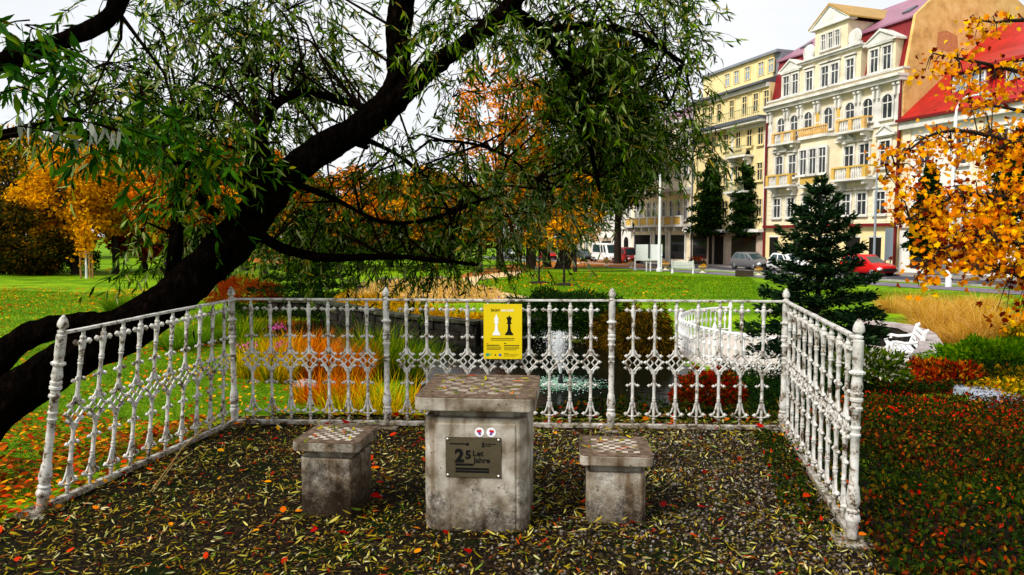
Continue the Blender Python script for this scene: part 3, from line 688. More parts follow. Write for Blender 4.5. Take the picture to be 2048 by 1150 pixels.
e = MB(); e.box(U(172),U(220),fr-.0012,fr+.0005,V(1003),V(955)); bars(e, U(224), U(270), V(967), .004, fr, 3); bars(e, U(224), U(262), V(984), .004, fr, 4); e.build('emblem', M['s_green'], board)
e = MB(); e.lathe([(.012,0),(.012,-.0012)], (U(405),fr,V(983)), n=14, axis='y'); e.build('emblem', M['s_blue'], board)
e = MB(); e.box(U(178),U(208),fr-.0012,fr+.0005,V(798),V(788)); e.build('emblem', M['s_red'], board)
for x in (165,738):
    for y in (170,1022): MB().lathe([(.004,0),(.004,-.002)], (U(x),fr,V(y)), n=8, axis='y').build('screw', M['steel'], board)
# ================================================================ street fronts
M['cream'] = mat('cream_plaster', (.74,.63,.44), .85, var=.16, scale=.9, bump=.15, bscale=12)
M['pale'] = mat('pale_plaster', (.82,.71,.50), .85, var=.15, scale=.7, bump=.15, bscale=12)
M['yellow_pl'] = mat('yellow_plaster', (.80,.65,.33), .85, var=.10, scale=.6, bump=.15, bscale=12)
M['ochre'] = mat('ochre_plaster', (.62,.40,.09), .85, var=.15, scale=.6)
M['stucco'] = mat('white_stucco', (.66,.64,.60), .8, var=.3, scale=.9, bump=.15, bscale=15)
M['offwhite'] = mat('offwhite_plaster', (.76,.73,.68), .85, var=.12, scale=.8)
M['gable_pl'] = mat('gable_plaster', (.50,.32,.12), .9, stops=[(.3,(.46,.27,.09)),(.5,(.70,.43,.15)),(.7,(.80,.55,.24))], scale=1.2, bump=.4, bscale=6)
M['brick'] = mat('bare_brick', (.52,.22,.09), .9, var=.3, scale=6)
def seam_mat(name, c, var=.2, seams=1.9, rough=.45):
    m = mat(name, c, rough, var=var, scale=.8, spec=.4); nt = m.node_tree; b = nt.nodes['Principled BSDF']
    tc = nt.nodes.new('ShaderNodeTexCoord'); wv = nt.nodes.new('ShaderNodeTexWave'); wv.bands_direction = 'X'; wv.inputs['Scale'].default_value = seams/6.28*2; wv.wave_profile = 'SAW'
    nt.links.new(tc.outputs['Object'], wv.inputs['Vector']); r = ramp_node(nt, [(0,(1,1,1)),(.06,(0,0,0))]); nt.links.new(wv.outputs['Fac'], r.inputs[0])
    bp = nt.nodes.new('ShaderNodeBump'); bp.inputs['Strength'].default_value = .8; bp.inputs['Distance'].default_value = .05
    nt.links.new(r.outputs[0], bp.inputs['Height']); nt.links.new(bp.outputs[0], b.inputs['Normal']); return m
M['roof_mauve'] = seam_mat('mauve_sheet_roof', (.29,.12,.18)); M['roof_dark_red'] = seam_mat('dark_red_mansard', (.19,.006,.008)); M['roof_red'] = seam_mat('bright_red_roof', (.36,.005,.005), .3, 1.2)
M['roof_ochre'] = seam_mat('ochre_sheet_roof', (.42,.24,.04)); M['roof_grey'] = seam_mat('grey_sheet_roof', (.22,.24,.28)); M['slate'] = seam_mat('slate_roof', (.10,.11,.13))
M['glass'] = mat('window_glass', (.035,.04,.045), .06, spec=.5, var=.6, scale=.9)
M['glass_sky'] = mat('window_glass_pale', (.25,.33,.42), .1, spec=.5, var=.3, scale=.9)
M['shopglass'] = mat('shop_glass', (.012,.013,.014), .08, spec=.5)
M['darkhole'] = mat('dark_doorway', (.01,.008,.006), .8)
M['drain_red'] = mat('dark_red_downpipe', (.16,.012,.012), .5)
M['balc_rail'] = mat('green_grey_balcony_rail', (.30,.33,.20), .6)
M['marble'] = mat('beige_shop_stone', (.46,.36,.28), .6, var=.2, scale=1.2)
PHI = math.atan2(-1.0, FAC_S)       # local +x runs along the fronts towards the viewer, local -y faces the park
def facY(px): return FAC_A/((px-1024)/F+FAC_S)
class Front:
    def __init__(s, name, label, px0, px1, group='houses along the street'):
        s.Y0 = facY(px0); s.Y1 = facY(px1); x, y = street_pt(s.Y0, 0); s.L = (s.Y0-s.Y1)*KN; s.z0 = road_z((s.Y0+s.Y1)/2)+.1
        s.root = thing(name, label, 'house', (x, y, s.z0), PHI, group); s.parts = {}
    def u(s, px): return (s.Y0-facY(px))*KN
    def z(s, px, py): return P(px, py, facY(px)).z-s.z0
    SPLIT = {'bracket','pilaster','volute','shop_opening','shop_frame','shop_window','dormer','downpipe','doorway','ornament_panel','roof_window','white_band','entrance','string_course','dormer_roof','balcony_slab','shop_surround','attic_wall','awning_band','oriel_trim','roof_side'}
    def mb(s, name, m):
        if name in s.SPLIT: s.parts[(name, m, len(s.parts))] = b = MB(); return b
        k = (name, m)
        if k not in s.parts: s.parts[k] = MB()
        return s.parts[k]
    def flush(s):
        for k, b in s.parts.items(): b.build(k[0], M[k[1]], s.root)
    def window(s, u, z0, z1, w=1.05, arch=False, y=0.0, trim='stucco', sill=True, lw=.17, pane='glass', head=True):
        b = MB(); h = w/2; t = .13
        b.box(u-h-lw, u-h, y-t, y+.02, z0, z1); b.box(u+h, u+h+lw, y-t, y+.02, z0, z1)
        if arch:
            n = 8; zc = z1-h
            for i in range(n):
                a, c = math.pi*i/n, math.pi*(i+1)/n
                q = [(u+math.cos(k)*r, zc+math.sin(k)*r) for k, r in ((a,h),(a,h+lw),(c,h+lw),(c,h))]
                b.extrude_xz(q, y-t-.004, y+.02)
        else: b.box(u-h-lw, u+h+lw, y-t-.004, y+.02, z1, z1+lw)
        if head and not arch: b.box(u-h-lw-.08, u+h+lw+.08, y-t-.11, y+.02, z1+lw+.12, z1+lw+.24)
        if sill: b.box(u-h-lw-.06, u+h+lw+.06, y-t-.1, y+.02, z0-.14, z0)
        # sash bars
        b.box(u-.035, u+.035, y-.055, y+.01, z0, z1-(.1 if arch else 0)); zt = z0+(z1-z0)*.66
        b.box(u-h, u+h, y-.062, y+.01, zt-.04, zt+.04); b.box(u-h, u-h+.06, y-.05, y, z0, z1-(h if arch else 0)); b.box(u+h-.06, u+h, y-.05, y, z0, z1-(h if arch else 0)); b.box(u-h, u+h, y-.052, y, z0, z0+.07)
        o = b.build('window', M[trim], s.root)
        g = MB(); zz = z1-(h if arch else 0); pts = [(u-h,z0),(u+h,z0),(u+h,zz)]+([(u+h*math.cos(k*math.pi/8), zz+h*math.sin(k*math.pi/8)) for k in range(1,8)] if arch else [])+[(u-h,zz)]
        g.add([(a,y-.02,c) for a, c in pts], [tuple(range(len(pts)))]); g.build('pane', M[pane], o)
    def balcony(s, u0, u1, z, d=1.0, bal=True, m='ochre'):
        b = MB(); b.box(u0-.1, u1+.1, -d-.1, .05, z-.18, z); 
        for u in (u0+.35, u1-.35): b.extrude_xz([(0,0)]*0 or [(u-.14,z-.18),(u+.14,z-.18),(u+.14,z-.95),(u-.14,z-.95)], -d*.5, .03); b.box(u-.14,u+.14,-d*.9,-d*.5,z-.5,z-.18)
        o = b.build('balcony', M['stucco'], s.root)
        r = MB()
        if bal:
            for u in (u0+.12, (u0+u1)/2, u1-.12): r.box(u-.17, u+.17, -d-.04, -d+.22, z, z+.85)
            r.box(u0, u1, -d-.07, -d+.2, z+.85, z+.98)
            for u in (u0+.02, u1-.02): r.box(u-.1, u+.1, -d+.2, 0, z+.85, z+.98)
            r.build('parapet', M[m], o); q = MB()
            for u in np.arange(u0+.4, u1-.3, .24): q.lathe([(.05,z),(.085,z+.25),(.045,z+.6),(.07,z+.85)], (u,-d+.08,0), n=6)
            q.build('balustrade', M['stucco'], o)
        else:
            for u in np.arange(u0, u1+.01, .16): r.box(u-.012, u+.012, -d-.012, -d+.012, z, z+.9)
            for zz in (.12, .9): r.box(u0, u1, -d-.03, -d+.03, z+zz-.03, z+zz+.03)
            for u in (u0, u1): r.box(u-.03, u+.03, -d+.03, 0, z+.85, z+.91)
            r.build('rail', M[m], o)
    def pediment(s, u0, u1, z, rise, y0, y1, name='pediment', m='stucco'):
        b = MB(); um = (u0+u1)/2; b.extrude_xz([(u0,z),(u1,z),(um,z+rise)], y0, y1)
        b.extrude_xz([(u0-.15,z),(u0,z+.0),(um,z+rise),(um,z+rise+.18)], y0-.12, y1); b.extrude_xz([(u1,z),(u1+.15,z),(um,z+rise+.18),(um,z+rise)], y0-.12, y1)
        b.box(u0-.15, u1+.15, y0-.11, y1, z-.16, z-.003); b.build(name, M[m], s.root)

# ---- the large ornate house
f = Front('ornate_house', 'ornate cream house with dark red mansard, arched windows and central gable, behind the fir', 1531, 1795); L = f.L
D = 14.0; ZC = 14.9; ZP = 15.4
f.mb('wall','cream').box(0, L, 0, D, 3.6, ZC); f.mb('ground_floor','yellow_pl').box(.002, L-.002, -.06, D, -1.2, 3.6)
for zz, p in ((3.6,.28),(7.45,.16),(11.35,.16),): f.mb('string_course','stucco').box(-.02, L+.02, -p, .02, zz, zz+.2)
f.mb('awning_band','drain_red').box(-.02, L+.02, -.45, -.28, 3.62, 3.86)
c = f.mb('cornice','stucco'); c.box(-.1, L+.1, -.55, .3, ZC-.35, ZC-.05); c.box(-.15, L+.15, -.8, .3, ZC-.05, ZC+.15); f.mb('parapet','pale').box(-.05, L+.05, -.15, .4, ZC+.15, ZP); c.box(-.1, L+.1, -.3, .42, ZP, ZP+.14)
arch_px = [1556.5,1582,1609.6,1649,1691.5,1726.5,1764.5]; U7 = [f.u(p) for p in arch_px]
for i, u in enumerate(U7): f.window(u, 11.9, 13.75, .98, True)
for u in [(U7[i]+U7[i+1])/2 for i in range(6)]+[.35, L-.4]:           # paired console brackets under the cornice
    for du in (-.22,.22): f.mb('bracket','stucco').extrude_xz([(u+du-.11,ZC-.35),(u+du+.11,ZC-.35),(u+du+.09,ZC-1.35),(u+du-.09,ZC-1.35)], -.34, .02).lathe([(.1,-.12),(.12,0),(.1,.12)], (u+du,-.36,ZC-.55), n=8, axis='x')
    f.mb('pilaster','stucco').box(u-.32, u+.32, -.10, .01, 11.55, ZC-1.35)
for u in ((U7[2]+U7[3])/2,(U7[3]+U7[4])/2): 
    for a, b_ in ((11.75,12.6),(12.75,13.5)): f.mb('ornament_panel','ochre').box(u-.2, u+.2, -.125, -.05, a, b_)
w2 = [1554.5,1580,1692,1722,1763]
for p in w2: f.window(f.u(p), 8.15, 10.2, 1.0)
for p in (1686,1558,1766): u = f.u(p); f.pediment(u-.85, u+.85, 10.75, .55, -.28, .0)
w1 = [1552,1579,1610,1640,1670,1689,1720,1757]
for p in w1: f.window(f.u(p), 4.55, 6.3, .98)
for zz in np.arange(4.0, 7.4, .42): f.mb('rustication','pale').box(.1, L-.1, -.016, .01, zz, zz+.30)
# oriel on the second floor
ua, ub = f.u(1604), f.u(1674); um = (ua+ub)/2
f.mb('oriel','pale').prism([(ua,0),(ua+.55,-.95),(ub-.55,-.95),(ub,0)], 7.25, 11.2); f.mb('oriel_trim','stucco').prism([(ua-.1,0),(ua+.5,-1.15),(ub-.5,-1.15),(ub+.1,0)], 7.05, 7.25); f.mb('oriel_trim','stucco').prism([(ua-.15,0),(ua+.45,-1.25),(ub-.45,-1.25),(ub+.15,0)], 11.2, 11.45)
f.mb('oriel_trim','ochre').box(ua+.6, ub-.6, -1.0, -.9, 7.4, 7.95)
for u in (um-1.15, um, um+1.15): f.window(u, 8.15, 10.3, .85, y=-.955, head=False)
f.balcony(f.u(1546), f.u(1593), 7.5, 1.0); f.balcony(f.u(1679), f.u(1746), 7.5, 1.1)
f.balcony(f.u(1552), f.u(1594), 11.35, .8, True, 'gable_pl'); f.balcony(f.u(1681), f.u(1737), 11.35, .9, True, 'gable_pl')
q = MB()
for u in np.arange(ua+.5, ub-.4, .22): q.lathe([(.05,11.45),(.09,11.7),(.05,12.1)], (u,-1.1,0), n=6)
q.box(ua+.4, ub-.4, -1.2, -1.0, 12.1, 12.22); q.build('roof_terrace_balustrade', M['gable_pl'], f.root)
# mansard and main roof
def roof_prism(mb, prof, x0, x1): mb.extrude_xz([], 0, 0) if False else mb.loft([[(x0, y, z) for y, z in prof], [(x1, y, z) for y, z in prof]])
roof_prism(f.mb('mansard','roof_dark_red'), [(.15,ZP-.3),(1.0,19.25),(1.0,19.0),(D-1.2,19.0),(D-1.2,19.25),(D,ZP-.3)], -.0, L-.25)
roof_prism(f.mb('roof','roof_mauve'), [(.75,19.27),(.75,19.4),(6.9,23.0),(D-.8,19.4),(D-.8,19.27)], -.1, L-.2)
roof_prism(f.mb('gable_wall','gable_pl'), [(-.04,3.6),(-.04,ZP+.1),(.1,ZP+.15),(.85,19.45),(3.1,21.4),(6.9,23.35),(10.7,21.8),(12.9,20.6),(D,18.6),(D,3.6)], L-.2, L+.06)
f.mb('bare_brick_patch','brick').add([(L+.07,y,z) for y, z in ((3.0,17.1),(3.0,18.3),(3.9,18.5),(5.0,18.2),(5.15,17.2),(4.2,16.9))], [(0,1,2,3,4,5)])
# attic storey of the middle bay with its gable
ua2, ub2 = f.u(1594), f.u(1711)
f.mb('attic_wall','cream').box(ua2, ub2, -.12, 4.0, ZP-.4, 17.95); c.box(ua2-.15, ub2+.15, -.4, 4.0, 17.95, 18.12); c.box(ua2-.25, ub2+.25, -.55, 4.0, 18.12, 18.25)
for p in (1611.5,1642,1661,1691): f.window(f.u(p), 15.55, 17.25, .85, y=-.12)
ug, vg = f.u(1622), f.u(1684); ug -= .1
f.mb('attic_wall','cream').box(ug, vg, -.16, 4.5, 18.25, 20.5); f.pediment(ug-.25, vg+.25, 20.68, 1.45, -.35, .4, 'pediment')
gm = (ug+vg)/2
f.mb('gable_roof','roof_ochre').loft([[(ug-.5,-.5,20.75),(gm,-.5,22.35),(vg+.5,-.5,20.75),(vg+.5,-.5,20.62),(gm,-.5,22.18),(ug-.5,-.5,20.62)],[(ug-.5,6.5,20.75),(gm,6.5,22.35),(vg+.5,6.5,20.75),(vg+.5,6.5,20.62),(gm,6.5,22.18),(ug-.5,6.5,20.62)]])
f.mb('gable_cheek','roof_dark_red').box(ug+.05, vg-.05, .4, 6.3, 18.2, 20.6)
for k in (-1,0,1): f.window(gm+k*.82, 18.65, 19.95, .5, y=-.16, lw=.1, head=False)
for u in (ug-.75, vg+.75): f.mb('volute','stucco').lathe([(.62,-.14),(.7,0),(.3,.05),(.25,.14)], (u,-.1,18.9), n=14, axis='y').box(u-.6,u+.6,-.2,.1,18.25,18.5)
for a, b_ in ((1554,1596),(1721,1780)):
    u0, u1 = f.u(a), f.u(b_); f.mb('dormer','cream').box(u0+.1, u1-.1, -.1, 3.2, ZP-.2, 17.75); f.pediment(u0, u1, 17.93, .75, -.25, 2.0, 'dormer_pediment')
    for t in (.29,.71): f.window(u0+(u1-u0)*t, 15.62, 17.4, .8, y=-.1, lw=.13)
for p in (1800,): pass
for u, w_ in ((1.2,1.2),(4.6,1.3),(7.9,1.3),(11.0,1.5),(13.3,1.2)): f.mb('shop_opening','darkhole').box(u-w_/2, u+w_/2, -.075, 0, -.1, 2.75); f.mb('shop_frame','stucco').box(u-w_/2-.12, u+w_/2+.12, -.09, -.0, 2.75, 2.9)
for u in (-.05, L-.12): f.mb('downpipe','drain_red').tube([(u,-.22,-.3),(u,-.22,ZC-.4)], .11, 6)
for u, y in ((L*.86,2.6),(L*.6,3.2),(L*.1,2.8)):
    z = 19.4+(y-.75)*.585; f.mb('roof_window','slate').obox((u,y,z+.08), (1,0,0), (0,.863,.505), (0,-.505,.863), .35, .5, .07)
f.flush()
# ---- yellow house
f = Front('yellow_house', 'plain yellow house with grey roof and set-back attic, beside the ornate cream house', 1381, 1531); L = f.L; D = 14
f.mb('wall','yellow_pl').box(0, L-.003, 0, D, 3.7, 17.6); f.mb('ground_floor','marble').box(.002, L-.005, -.05, D, -1.2, 3.4); f.mb('canopy','stucco').box(0, L-.003, -.9, 0, 3.4, 3.7)
f.mb('attic','yellow_pl').box(.4, L*.93, 1.0, D-1, 18.3, 20.5); f.mb('roof','roof_grey').box(.1, L, .7, D-.7, 20.5, 20.75); f.mb('roof_side','roof_grey').box(L*.93, L-.01, 1.2, D-2, 17.7, 20.5)
f.mb('cornice','stucco').box(-.05, L-.01, -.35, .0, 17.2, 17.6); f.mb('eave','slate').loft([[(0,-.75,17.6),(0,-.75,17.8),(0,1.0,18.35),(0,1.0,17.6)],[(L,-.75,17.6),(L,-.75,17.8),(L,1.0,18.35),(L,1.0,17.6)]])
for p in (1404,1416,1433,1458,1483,1505,1526): f.window(f.u(p), 15.1, 16.85, .8, trim='yellow_pl', lw=.1, sill=False, head=False)
f.mb('balcony_slab','slate').box(.3, L-.05, -1.15, 0, 14.2, 14.5); f.mb('balcony_soffit','stucco').box(.35, L-.1, -1.0, 0, 13.95, 14.2)
r = f.mb('balcony_rail','balc_rail')
for u in np.arange(.4, L-.1, .3): r.box(u-.012, u+.012, -1.1, -1.07, 14.5, 15.4)
r.box(.4, L-.1, -1.12, -1.05, 15.37, 15.43)
for p in (1396,1410,1424,1448,1472,1494,1516): f.window(f.u(p), 11.85, 13.5, .85, trim='yellow_pl', lw=.08, head=False)
for p in (1396,1424,1448,1472,1494,1516): f.window(f.u(p), 8.4, 10.1, .85, trim='yellow_pl', lw=.08, head=False); f.window(f.u(p), 4.9, 6.6, .85, trim='yellow_pl', lw=.08, head=False)
u0 = f.u(1462)
for (a, b_) in ((u0-.25,u0+.05),(L-.5,L-.15)): f.mb('white_band','offwhite').box(a, b_, -.09, .01, 3.7, 13.9)
f.mb('white_band','offwhite').box(u0+.05, L-.5, -.088, .01, 13.6, 13.9); f.mb('white_band','offwhite').box(-.0, .35, -.09, .01, 3.7, 17.2)
for z in (11.0, 7.5): f.balcony(f.u(1463), f.u(1502), z, 1.0, False, 'balc_rail')
for p in (1384,): f.mb('downpipe','slate').tube([(f.u(p),-.15,0),(f.u(p),-.15,17)], .09, 6)
for i, p in enumerate((1400,1425,1443,1458,1478)):
    w_ = 1.9 if i != 2 else 1.0
for a, b_, k in ((1386,1414,0),(1429,1447,1),(1463,1512,0)):
    f.mb('shop_window','shopglass' if not k else 'darkhole').box(f.u(a), f.u(b_), -.07, 0, .55 if not k else -.1, 2.9); f.mb('shop_frame','drain_red').box(f.u(a)-.06, f.u(b_)+.06, -.085, -.0, 2.9, 3.02)
for p in (1432,1450,1471,1497,1516): u = f.u(p); f.window(u, 18.75, 20.05, .85, y=1.0, trim='yellow_pl', lw=.06, sill=False, pane='glass_sky', head=False)
f.mb('chimney','brick').box(L*.55, L*.55+1.3, 4, 4.8, 20.7, 22.0)
f.flush()
# ---- house with arcaded balcony floor
f = Front('balcony_house', 'cream house with arched first-floor windows above a long yellow balcony, behind the white flagpole', 1263, 1381); L = f.L; D = 13
f.mb('wall','pale').box(.003, L-.003, 0, D, -1.2, 16.6); f.mb('roof','roof_mauve').loft([[(0,-.4,16.6),(0,6,19.6),(0,D,16.6)],[(L,-.4,16.6),(L,6,19.6),(L,D,16.6)]]); f.mb('cornice','stucco').box(0, L, -.6, .0, 16.1, 16.55)
for z0, z1 in ((9.9,11.9),(13.3,15.1)):
    for t in (.08,.2,.36,.5,.64,.8,.92): f.window(L*t, z0, z1, .9)
f.mb('balcony_slab','stucco').box(.1, L-.1, -1.3, 0, 8.35, 8.7); f.mb('balcony_slab','stucco').box(.1, L-.1, -1.2, 0, 4.25, 4.5)
f.mb('balcony_front','ochre').box(.2, L-.2, -1.12, -1.0, 4.55, 5.35); f.mb('balcony_coping','stucco').box(.12, L-.12, -1.2, -.92, 5.35, 5.5)
for t in np.linspace(.02,.98,8): f.mb('balcony_coping','stucco').box(L*t-.15, L*t+.15, -1.19, -.93, 4.5, 5.35); f.mb('bracket','stucco').box(L*t-.15, L*t+.15, -.9, 0, 3.75, 4.25); f.mb('bracket','stucco').box(L*t-.15, L*t+.15, -.9, 0, 7.9, 8.35)
for t in (.09,.17,.32,.42,.58,.7,.82,.92): f.window(L*t, 5.0, 7.3, .72, True, lw=.13)
for a, b_ in ((.06,.36),(.44,.62),(.7,.92)): f.mb('shop_window','shopglass').box(L*a, L*b_, -.06, 0, .5, 3.3); f.mb('shop_surround','stucco').box(L*a-.25, L*a, -.14, 0, 0, 3.6); f.mb('shop_surround','stucco').box(L*b_, L*b_+.25, -.14, 0, 0, 3.6)
f.flush()
# ---- low white houses beyond
f = Front('white_house', 'low white house with small ground-floor arches, behind the parked white van', 1196, 1263); L = f.L
f.mb('wall','offwhite').box(0, L-.003, 0, 12, -1.2, 9.2); f.mb('cornice','stucco').box(0, L-.01, -.5, 0, 8.7, 9.1); f.mb('roof','roof_grey').loft([[(0,-.5,9.2),(0,6,11.5),(0,12,9.2)],[(L*.6,-.5,9.2),(L*.6,6,11.5),(L*.6,12,9.2)]])
f.mb('upper_wall','pale').box(L*.55, L-.02, .02, 12, 9.1, 13.5)
f.mb('string_course','stucco').box(0, L-.01, -.25, 0, 4.2, 4.45)
for t in (.1,.25,.42,.58,.74,.9): f.window(L*t, 5.3, 7.5, .95)
for t in (.62,.85): f.mb('doorway','darkhole').box(L*t-.6, L*t+.6, -.05, 0, -.2, 2.6); f.mb('doorway','darkhole').lathe([(.6,-.05),(.6,0)], (L*t,0,2.6), n=16, axis='y')
f.mb('entrance','marble').box(L*.12, L*.42, -.9, 0, 2.6, 3.1); f.mb('entrance','darkhole').box(L*.15, L*.4, -.06, 0, -.2, 2.6)
f.flush()
f = Front('far_house', 'distant pale grey-pink house at the far end of the street, half behind park trees', 1120, 1196); L = f.L
f.mb('wall','cream').box(0, L-.01, 0, 12, -1.2, 10.5); f.mb('roof','roof_red').loft([[(0,-.5,10.5),(0,6,14),(0,12,10.5)],[(L,-.5,10.5),(L,6,14),(L,12,10.5)]])
for z in (1.2,4.6,7.6):
    for t in np.linspace(.1,.9,6): f.window(L*t, z, z+1.8, 1.0, head=False)
f.flush()
# ---- red-roofed house on the right
f = Front('red_roof_house', 'white and cream house under a bright red sheet roof with dormers, behind the orange maple', 1797, 2330); L = f.L; D = 17.6
f.mb('wall','offwhite').box(.003, L, 0, D, -1.2, 11.2); f.mb('gutter','drain_red').box(-.1, L, -.75, -.55, 11.15, 11.35); f.mb('cornice','stucco').box(0, L, -.5, 0, 10.6, 11.15)
roof_prism(f.mb('roof','roof_red'), [(-.6,11.25),(8.8,18.9),(9.2,18.9),(D+.6,11.25)], -.05, L); f.mb('gable','gable_pl').box(0,.01,.2,8,10,11)
for p in (1890,1998,2110):
    u = f.u(p); u0 = u-1.5
    f.mb('dormer','roof_dark_red').box(u0, u0+3.0, 1.6, 5.5, 12.2, 14.35); f.mb('dormer_roof','roof_red').loft([[(u0-.5,1.2,14.25),(u0-.5,1.2,14.45),(u0-.5,6.4,16.6),(u0-.5,6.4,16.3)],[(u0+3.5,1.2,14.25),(u0+3.5,1.2,14.45),(u0+3.5,6.4,16.6),(u0+3.5,6.4,16.3)]])
    for k in (.8,2.2): f.window(u0+k, 12.75, 14.0, .95, y=1.6, lw=.08, sill=False, pane='glass_sky', head=False)
for z0, z1 in ((7.6,9.6),(4.4,6.2)):
    for u in np.arange(2.0, L-1, 2.9): f.window(u, z0, z1, 1.0)
for u in np.arange(.4, L-1, 5.8): f.mb('pilaster','cream').box(u-.35, u+.35, -.12, 0, 3.4, 10.6)
f.mb('string_course','stucco').box(0, L, -.2, 0, 3.3, 3.55)
for u in np.arange(2.4, L-2, 4.2): f.mb('shop_window','shopglass').box(u-1.3, u+1.3, -.06, 0, .3, 2.9); f.mb('shop_frame','drain_red').box(u-1.42, u+1.42, -.08, -.01, 2.9, 3.05)
f.flush()

# ================================================================ vehicles
M['car_red'] = mat('red_paint', (.55,.006,.006), .25, spec=.5); M['car_darkred'] = mat('dark_red_paint', (.28,.008,.01), .28, spec=.5); M['car_silver'] = mat('grey_silver_paint', (.22,.22,.23), .3, metal=.5, spec=.5)
M['car_white'] = mat('white_paint', (.78,.78,.78), .3, spec=.5); M['car_dark'] = mat('dark_blue_paint', (.015,.02,.035), .25, spec=.5)
M['tyre'] = mat('tyre_rubber', (.012,.012,.012), .85); M['rim'] = mat('wheel_rim', (.35,.35,.36), .35, metal=.7); M['carglass'] = mat('car_glass', (.02,.045,.05), .06, spec=.6); M['lamp'] = mat('headlamp_glass', (.75,.77,.8), .15, spec=.6); M['black_plastic'] = mat('black_plastic', (.012,.012,.012), .6); M['tail'] = mat('tail_lamp', (.35,.005,.005), .2)
def car(name, label, cat, px, Yd, off, paint, st, cab, wb, wr, flip=False, group='parked vehicles along the street', pillars=(.0,)):
    """st: stations (x, z_bottom, z_side, z_top, half width); cab: (x_rear, x_front, xr_rear, xr_front, z_roof, half belt, half roof)"""
    Yd = (FAC_A-off*KN)/((px-1024)/F+FAC_S); x, y = street_pt(Yd, off); z = road_z(Yd)+.03
    rt = thing(name, label, cat, (x, y, z), PHI+(math.pi if flip else 0), group)
    b = MB(); rings = []
    for (sx, zb, zt, w_) in st:
        zm = zb+(zt-zb)*.55
        rings.append([(sx,-w_*.88,zb),(sx,-w_,zb+.12),(sx,-w_*1.01,zm),(sx,-w_*.95,zt-.05),(sx,-w_*.82,zt),(sx,0,zt+.035),(sx,w_*.82,zt),(sx,w_*.95,zt-.05),(sx,w_*1.01,zm),(sx,w_,zb+.12),(sx,w_*.88,zb)])
    b.loft(rings)
    xr, xf, rr, rf, zr, hb, hr = cab; zb = 0
    belt = lambda q: np.interp(q, [s[0] for s in st], [s[2] for s in st])
    zr0, zf0 = belt(xr)-.06, belt(xf)-.06
    def cr(t, k=0): # ring from belt (0) to roof (1)
        h = hb+(hr-hb)*t; a = xr+(rr-xr)*t; c_ = xf+(rf-xf)*t; za = zr0+(zr-zr0)*t; zc = zf0+(zr-.03-zf0)*t
        return [(a,-h*.93,za),(a+.1,-h,za),(c_-.1,-h,zc),(c_,-h*.9,zc),(c_,h*.9,zc),(c_-.1,h,zc),(a+.1,h,za),(a,h*.93,za)]
    top = [(p[0]+(.12 if i in (0,1,6,7) else -.14), p[1]*.9, zr+.045) for i, p in enumerate(cr(1))]
    b.loft([cr(0), cr(.5), cr(1), top]); body = b.build('body', M[paint], rt, smooth=True)
    def on(t, s, side):      # point on the side glass: t height, s 0 rear .. 1 front
        h = hb+(hr-hb)*t+.012; a = xr+(rr-xr)*t+.18; c_ = xf+(rf-xf)*t-.18; z_ = np.interp(s, [0,1], [zr0+(zr-zr0)*t, zf0+(zr-.03-zf0)*t])
        return (a+(c_-a)*s, side*h, z_)
    for side in (-1, 1):
        cuts = [0]+[p for p in pillars if p > 0]+[1]
        for s0, s1 in zip(cuts[:-1], cuts[1:]):
            q = [on(.16,s0+.03,side), on(.16,s1-.03,side), on(.88,s1-.035,side), on(.88,s0+.035,side)]
            MB().quad(*(q if side < 0 else q[::-1])).build('side_window', M['carglass'], rt)
    def end(front):
        i0, i1 = (3,4) if front else (0,7); lo, hi = cr(.12), cr(.9); e = .014 if front else -.014
        q = [Vector(lo[i0]), Vector(lo[i1]), Vector(hi[i1]), Vector(hi[i0])]; q = [Vector((v.x+e, v.y*.93, v.z)) for v in q]
        MB().quad(*q).build('windscreen' if front else 'rear_window', M['carglass'], rt)
    end(True); end(False)
    x0, x1 = st[0][0], st[-1][0]; w0, w1 = st[1][3], st[-2][3]; zt = st[-2][2]
    for side in (-1, 1):
        MB().box(x1-.30, x1-.03, side*w1*.93-.16, side*w1*.93+.07, zt-.22, zt-.06).build('headlight', M['lamp'], rt, bevel=.03)
        MB().box(x0-.01, x0+.1, side*w0*.86-.1, side*w0*.86+.06, st[1][2]-.35, st[1][2]-.08).build('tail_light', M['tail'], rt, bevel=.02)
        for xx in wb:
            MB().lathe([(wr+.075,-.02),(wr+.075,.012)], (xx, side*(w0+.0), wr), n=20, axis='y').build('wheel_arch', M['black_plastic'], rt)
            o = MB().lathe([(wr*.7,-.1),(wr,-.08),(wr,.08),(wr*.7,.1)], (xx, side*(w0-.06), wr), n=18, axis='y').build('wheel', M['tyre'], rt)
            MB().lathe([(wr*.62,-.012),(wr*.55,.012),(wr*.2,.02)] if side > 0 else [(wr*.62,.012),(wr*.55,-.012),(wr*.2,-.02)], (xx, side*(w0+.045), wr), n=14, axis='y').build('rim', M['rim'], o)
        MB().box(xf-.55, xf-.38, side*hb+side*.02-.1, side*hb+side*.02+.1, belt(xf)+.02, belt(xf)+.16).build('mirror', M[paint], rt, bevel=.03)
    MB().box(x1-.08, x1+.035, -w1*.86, w1*.86, st[-1][1]-.02, st[-1][1]+.2).build('bumper', M['black_plastic'], rt, bevel=.04)
    MB().box(x1-.03, x1+.03, -w1*.45, w1*.45, zt-.22, zt-.09).build('grille', M['black_plastic'], rt, bevel=.02)
    return rt
HATCH = [(-2.0,.42,.80,.70),(-1.93,.26,.93,.80),(-1.2,.2,.97,.85),(.4,.2,.94,.86),(1.15,.2,.90,.85),(1.7,.22,.78,.80),(1.92,.28,.66,.72),(1.99,.36,.56,.66)]
HCAB = (-1.93,1.12,-1.5,.25,1.44,.80,.62)
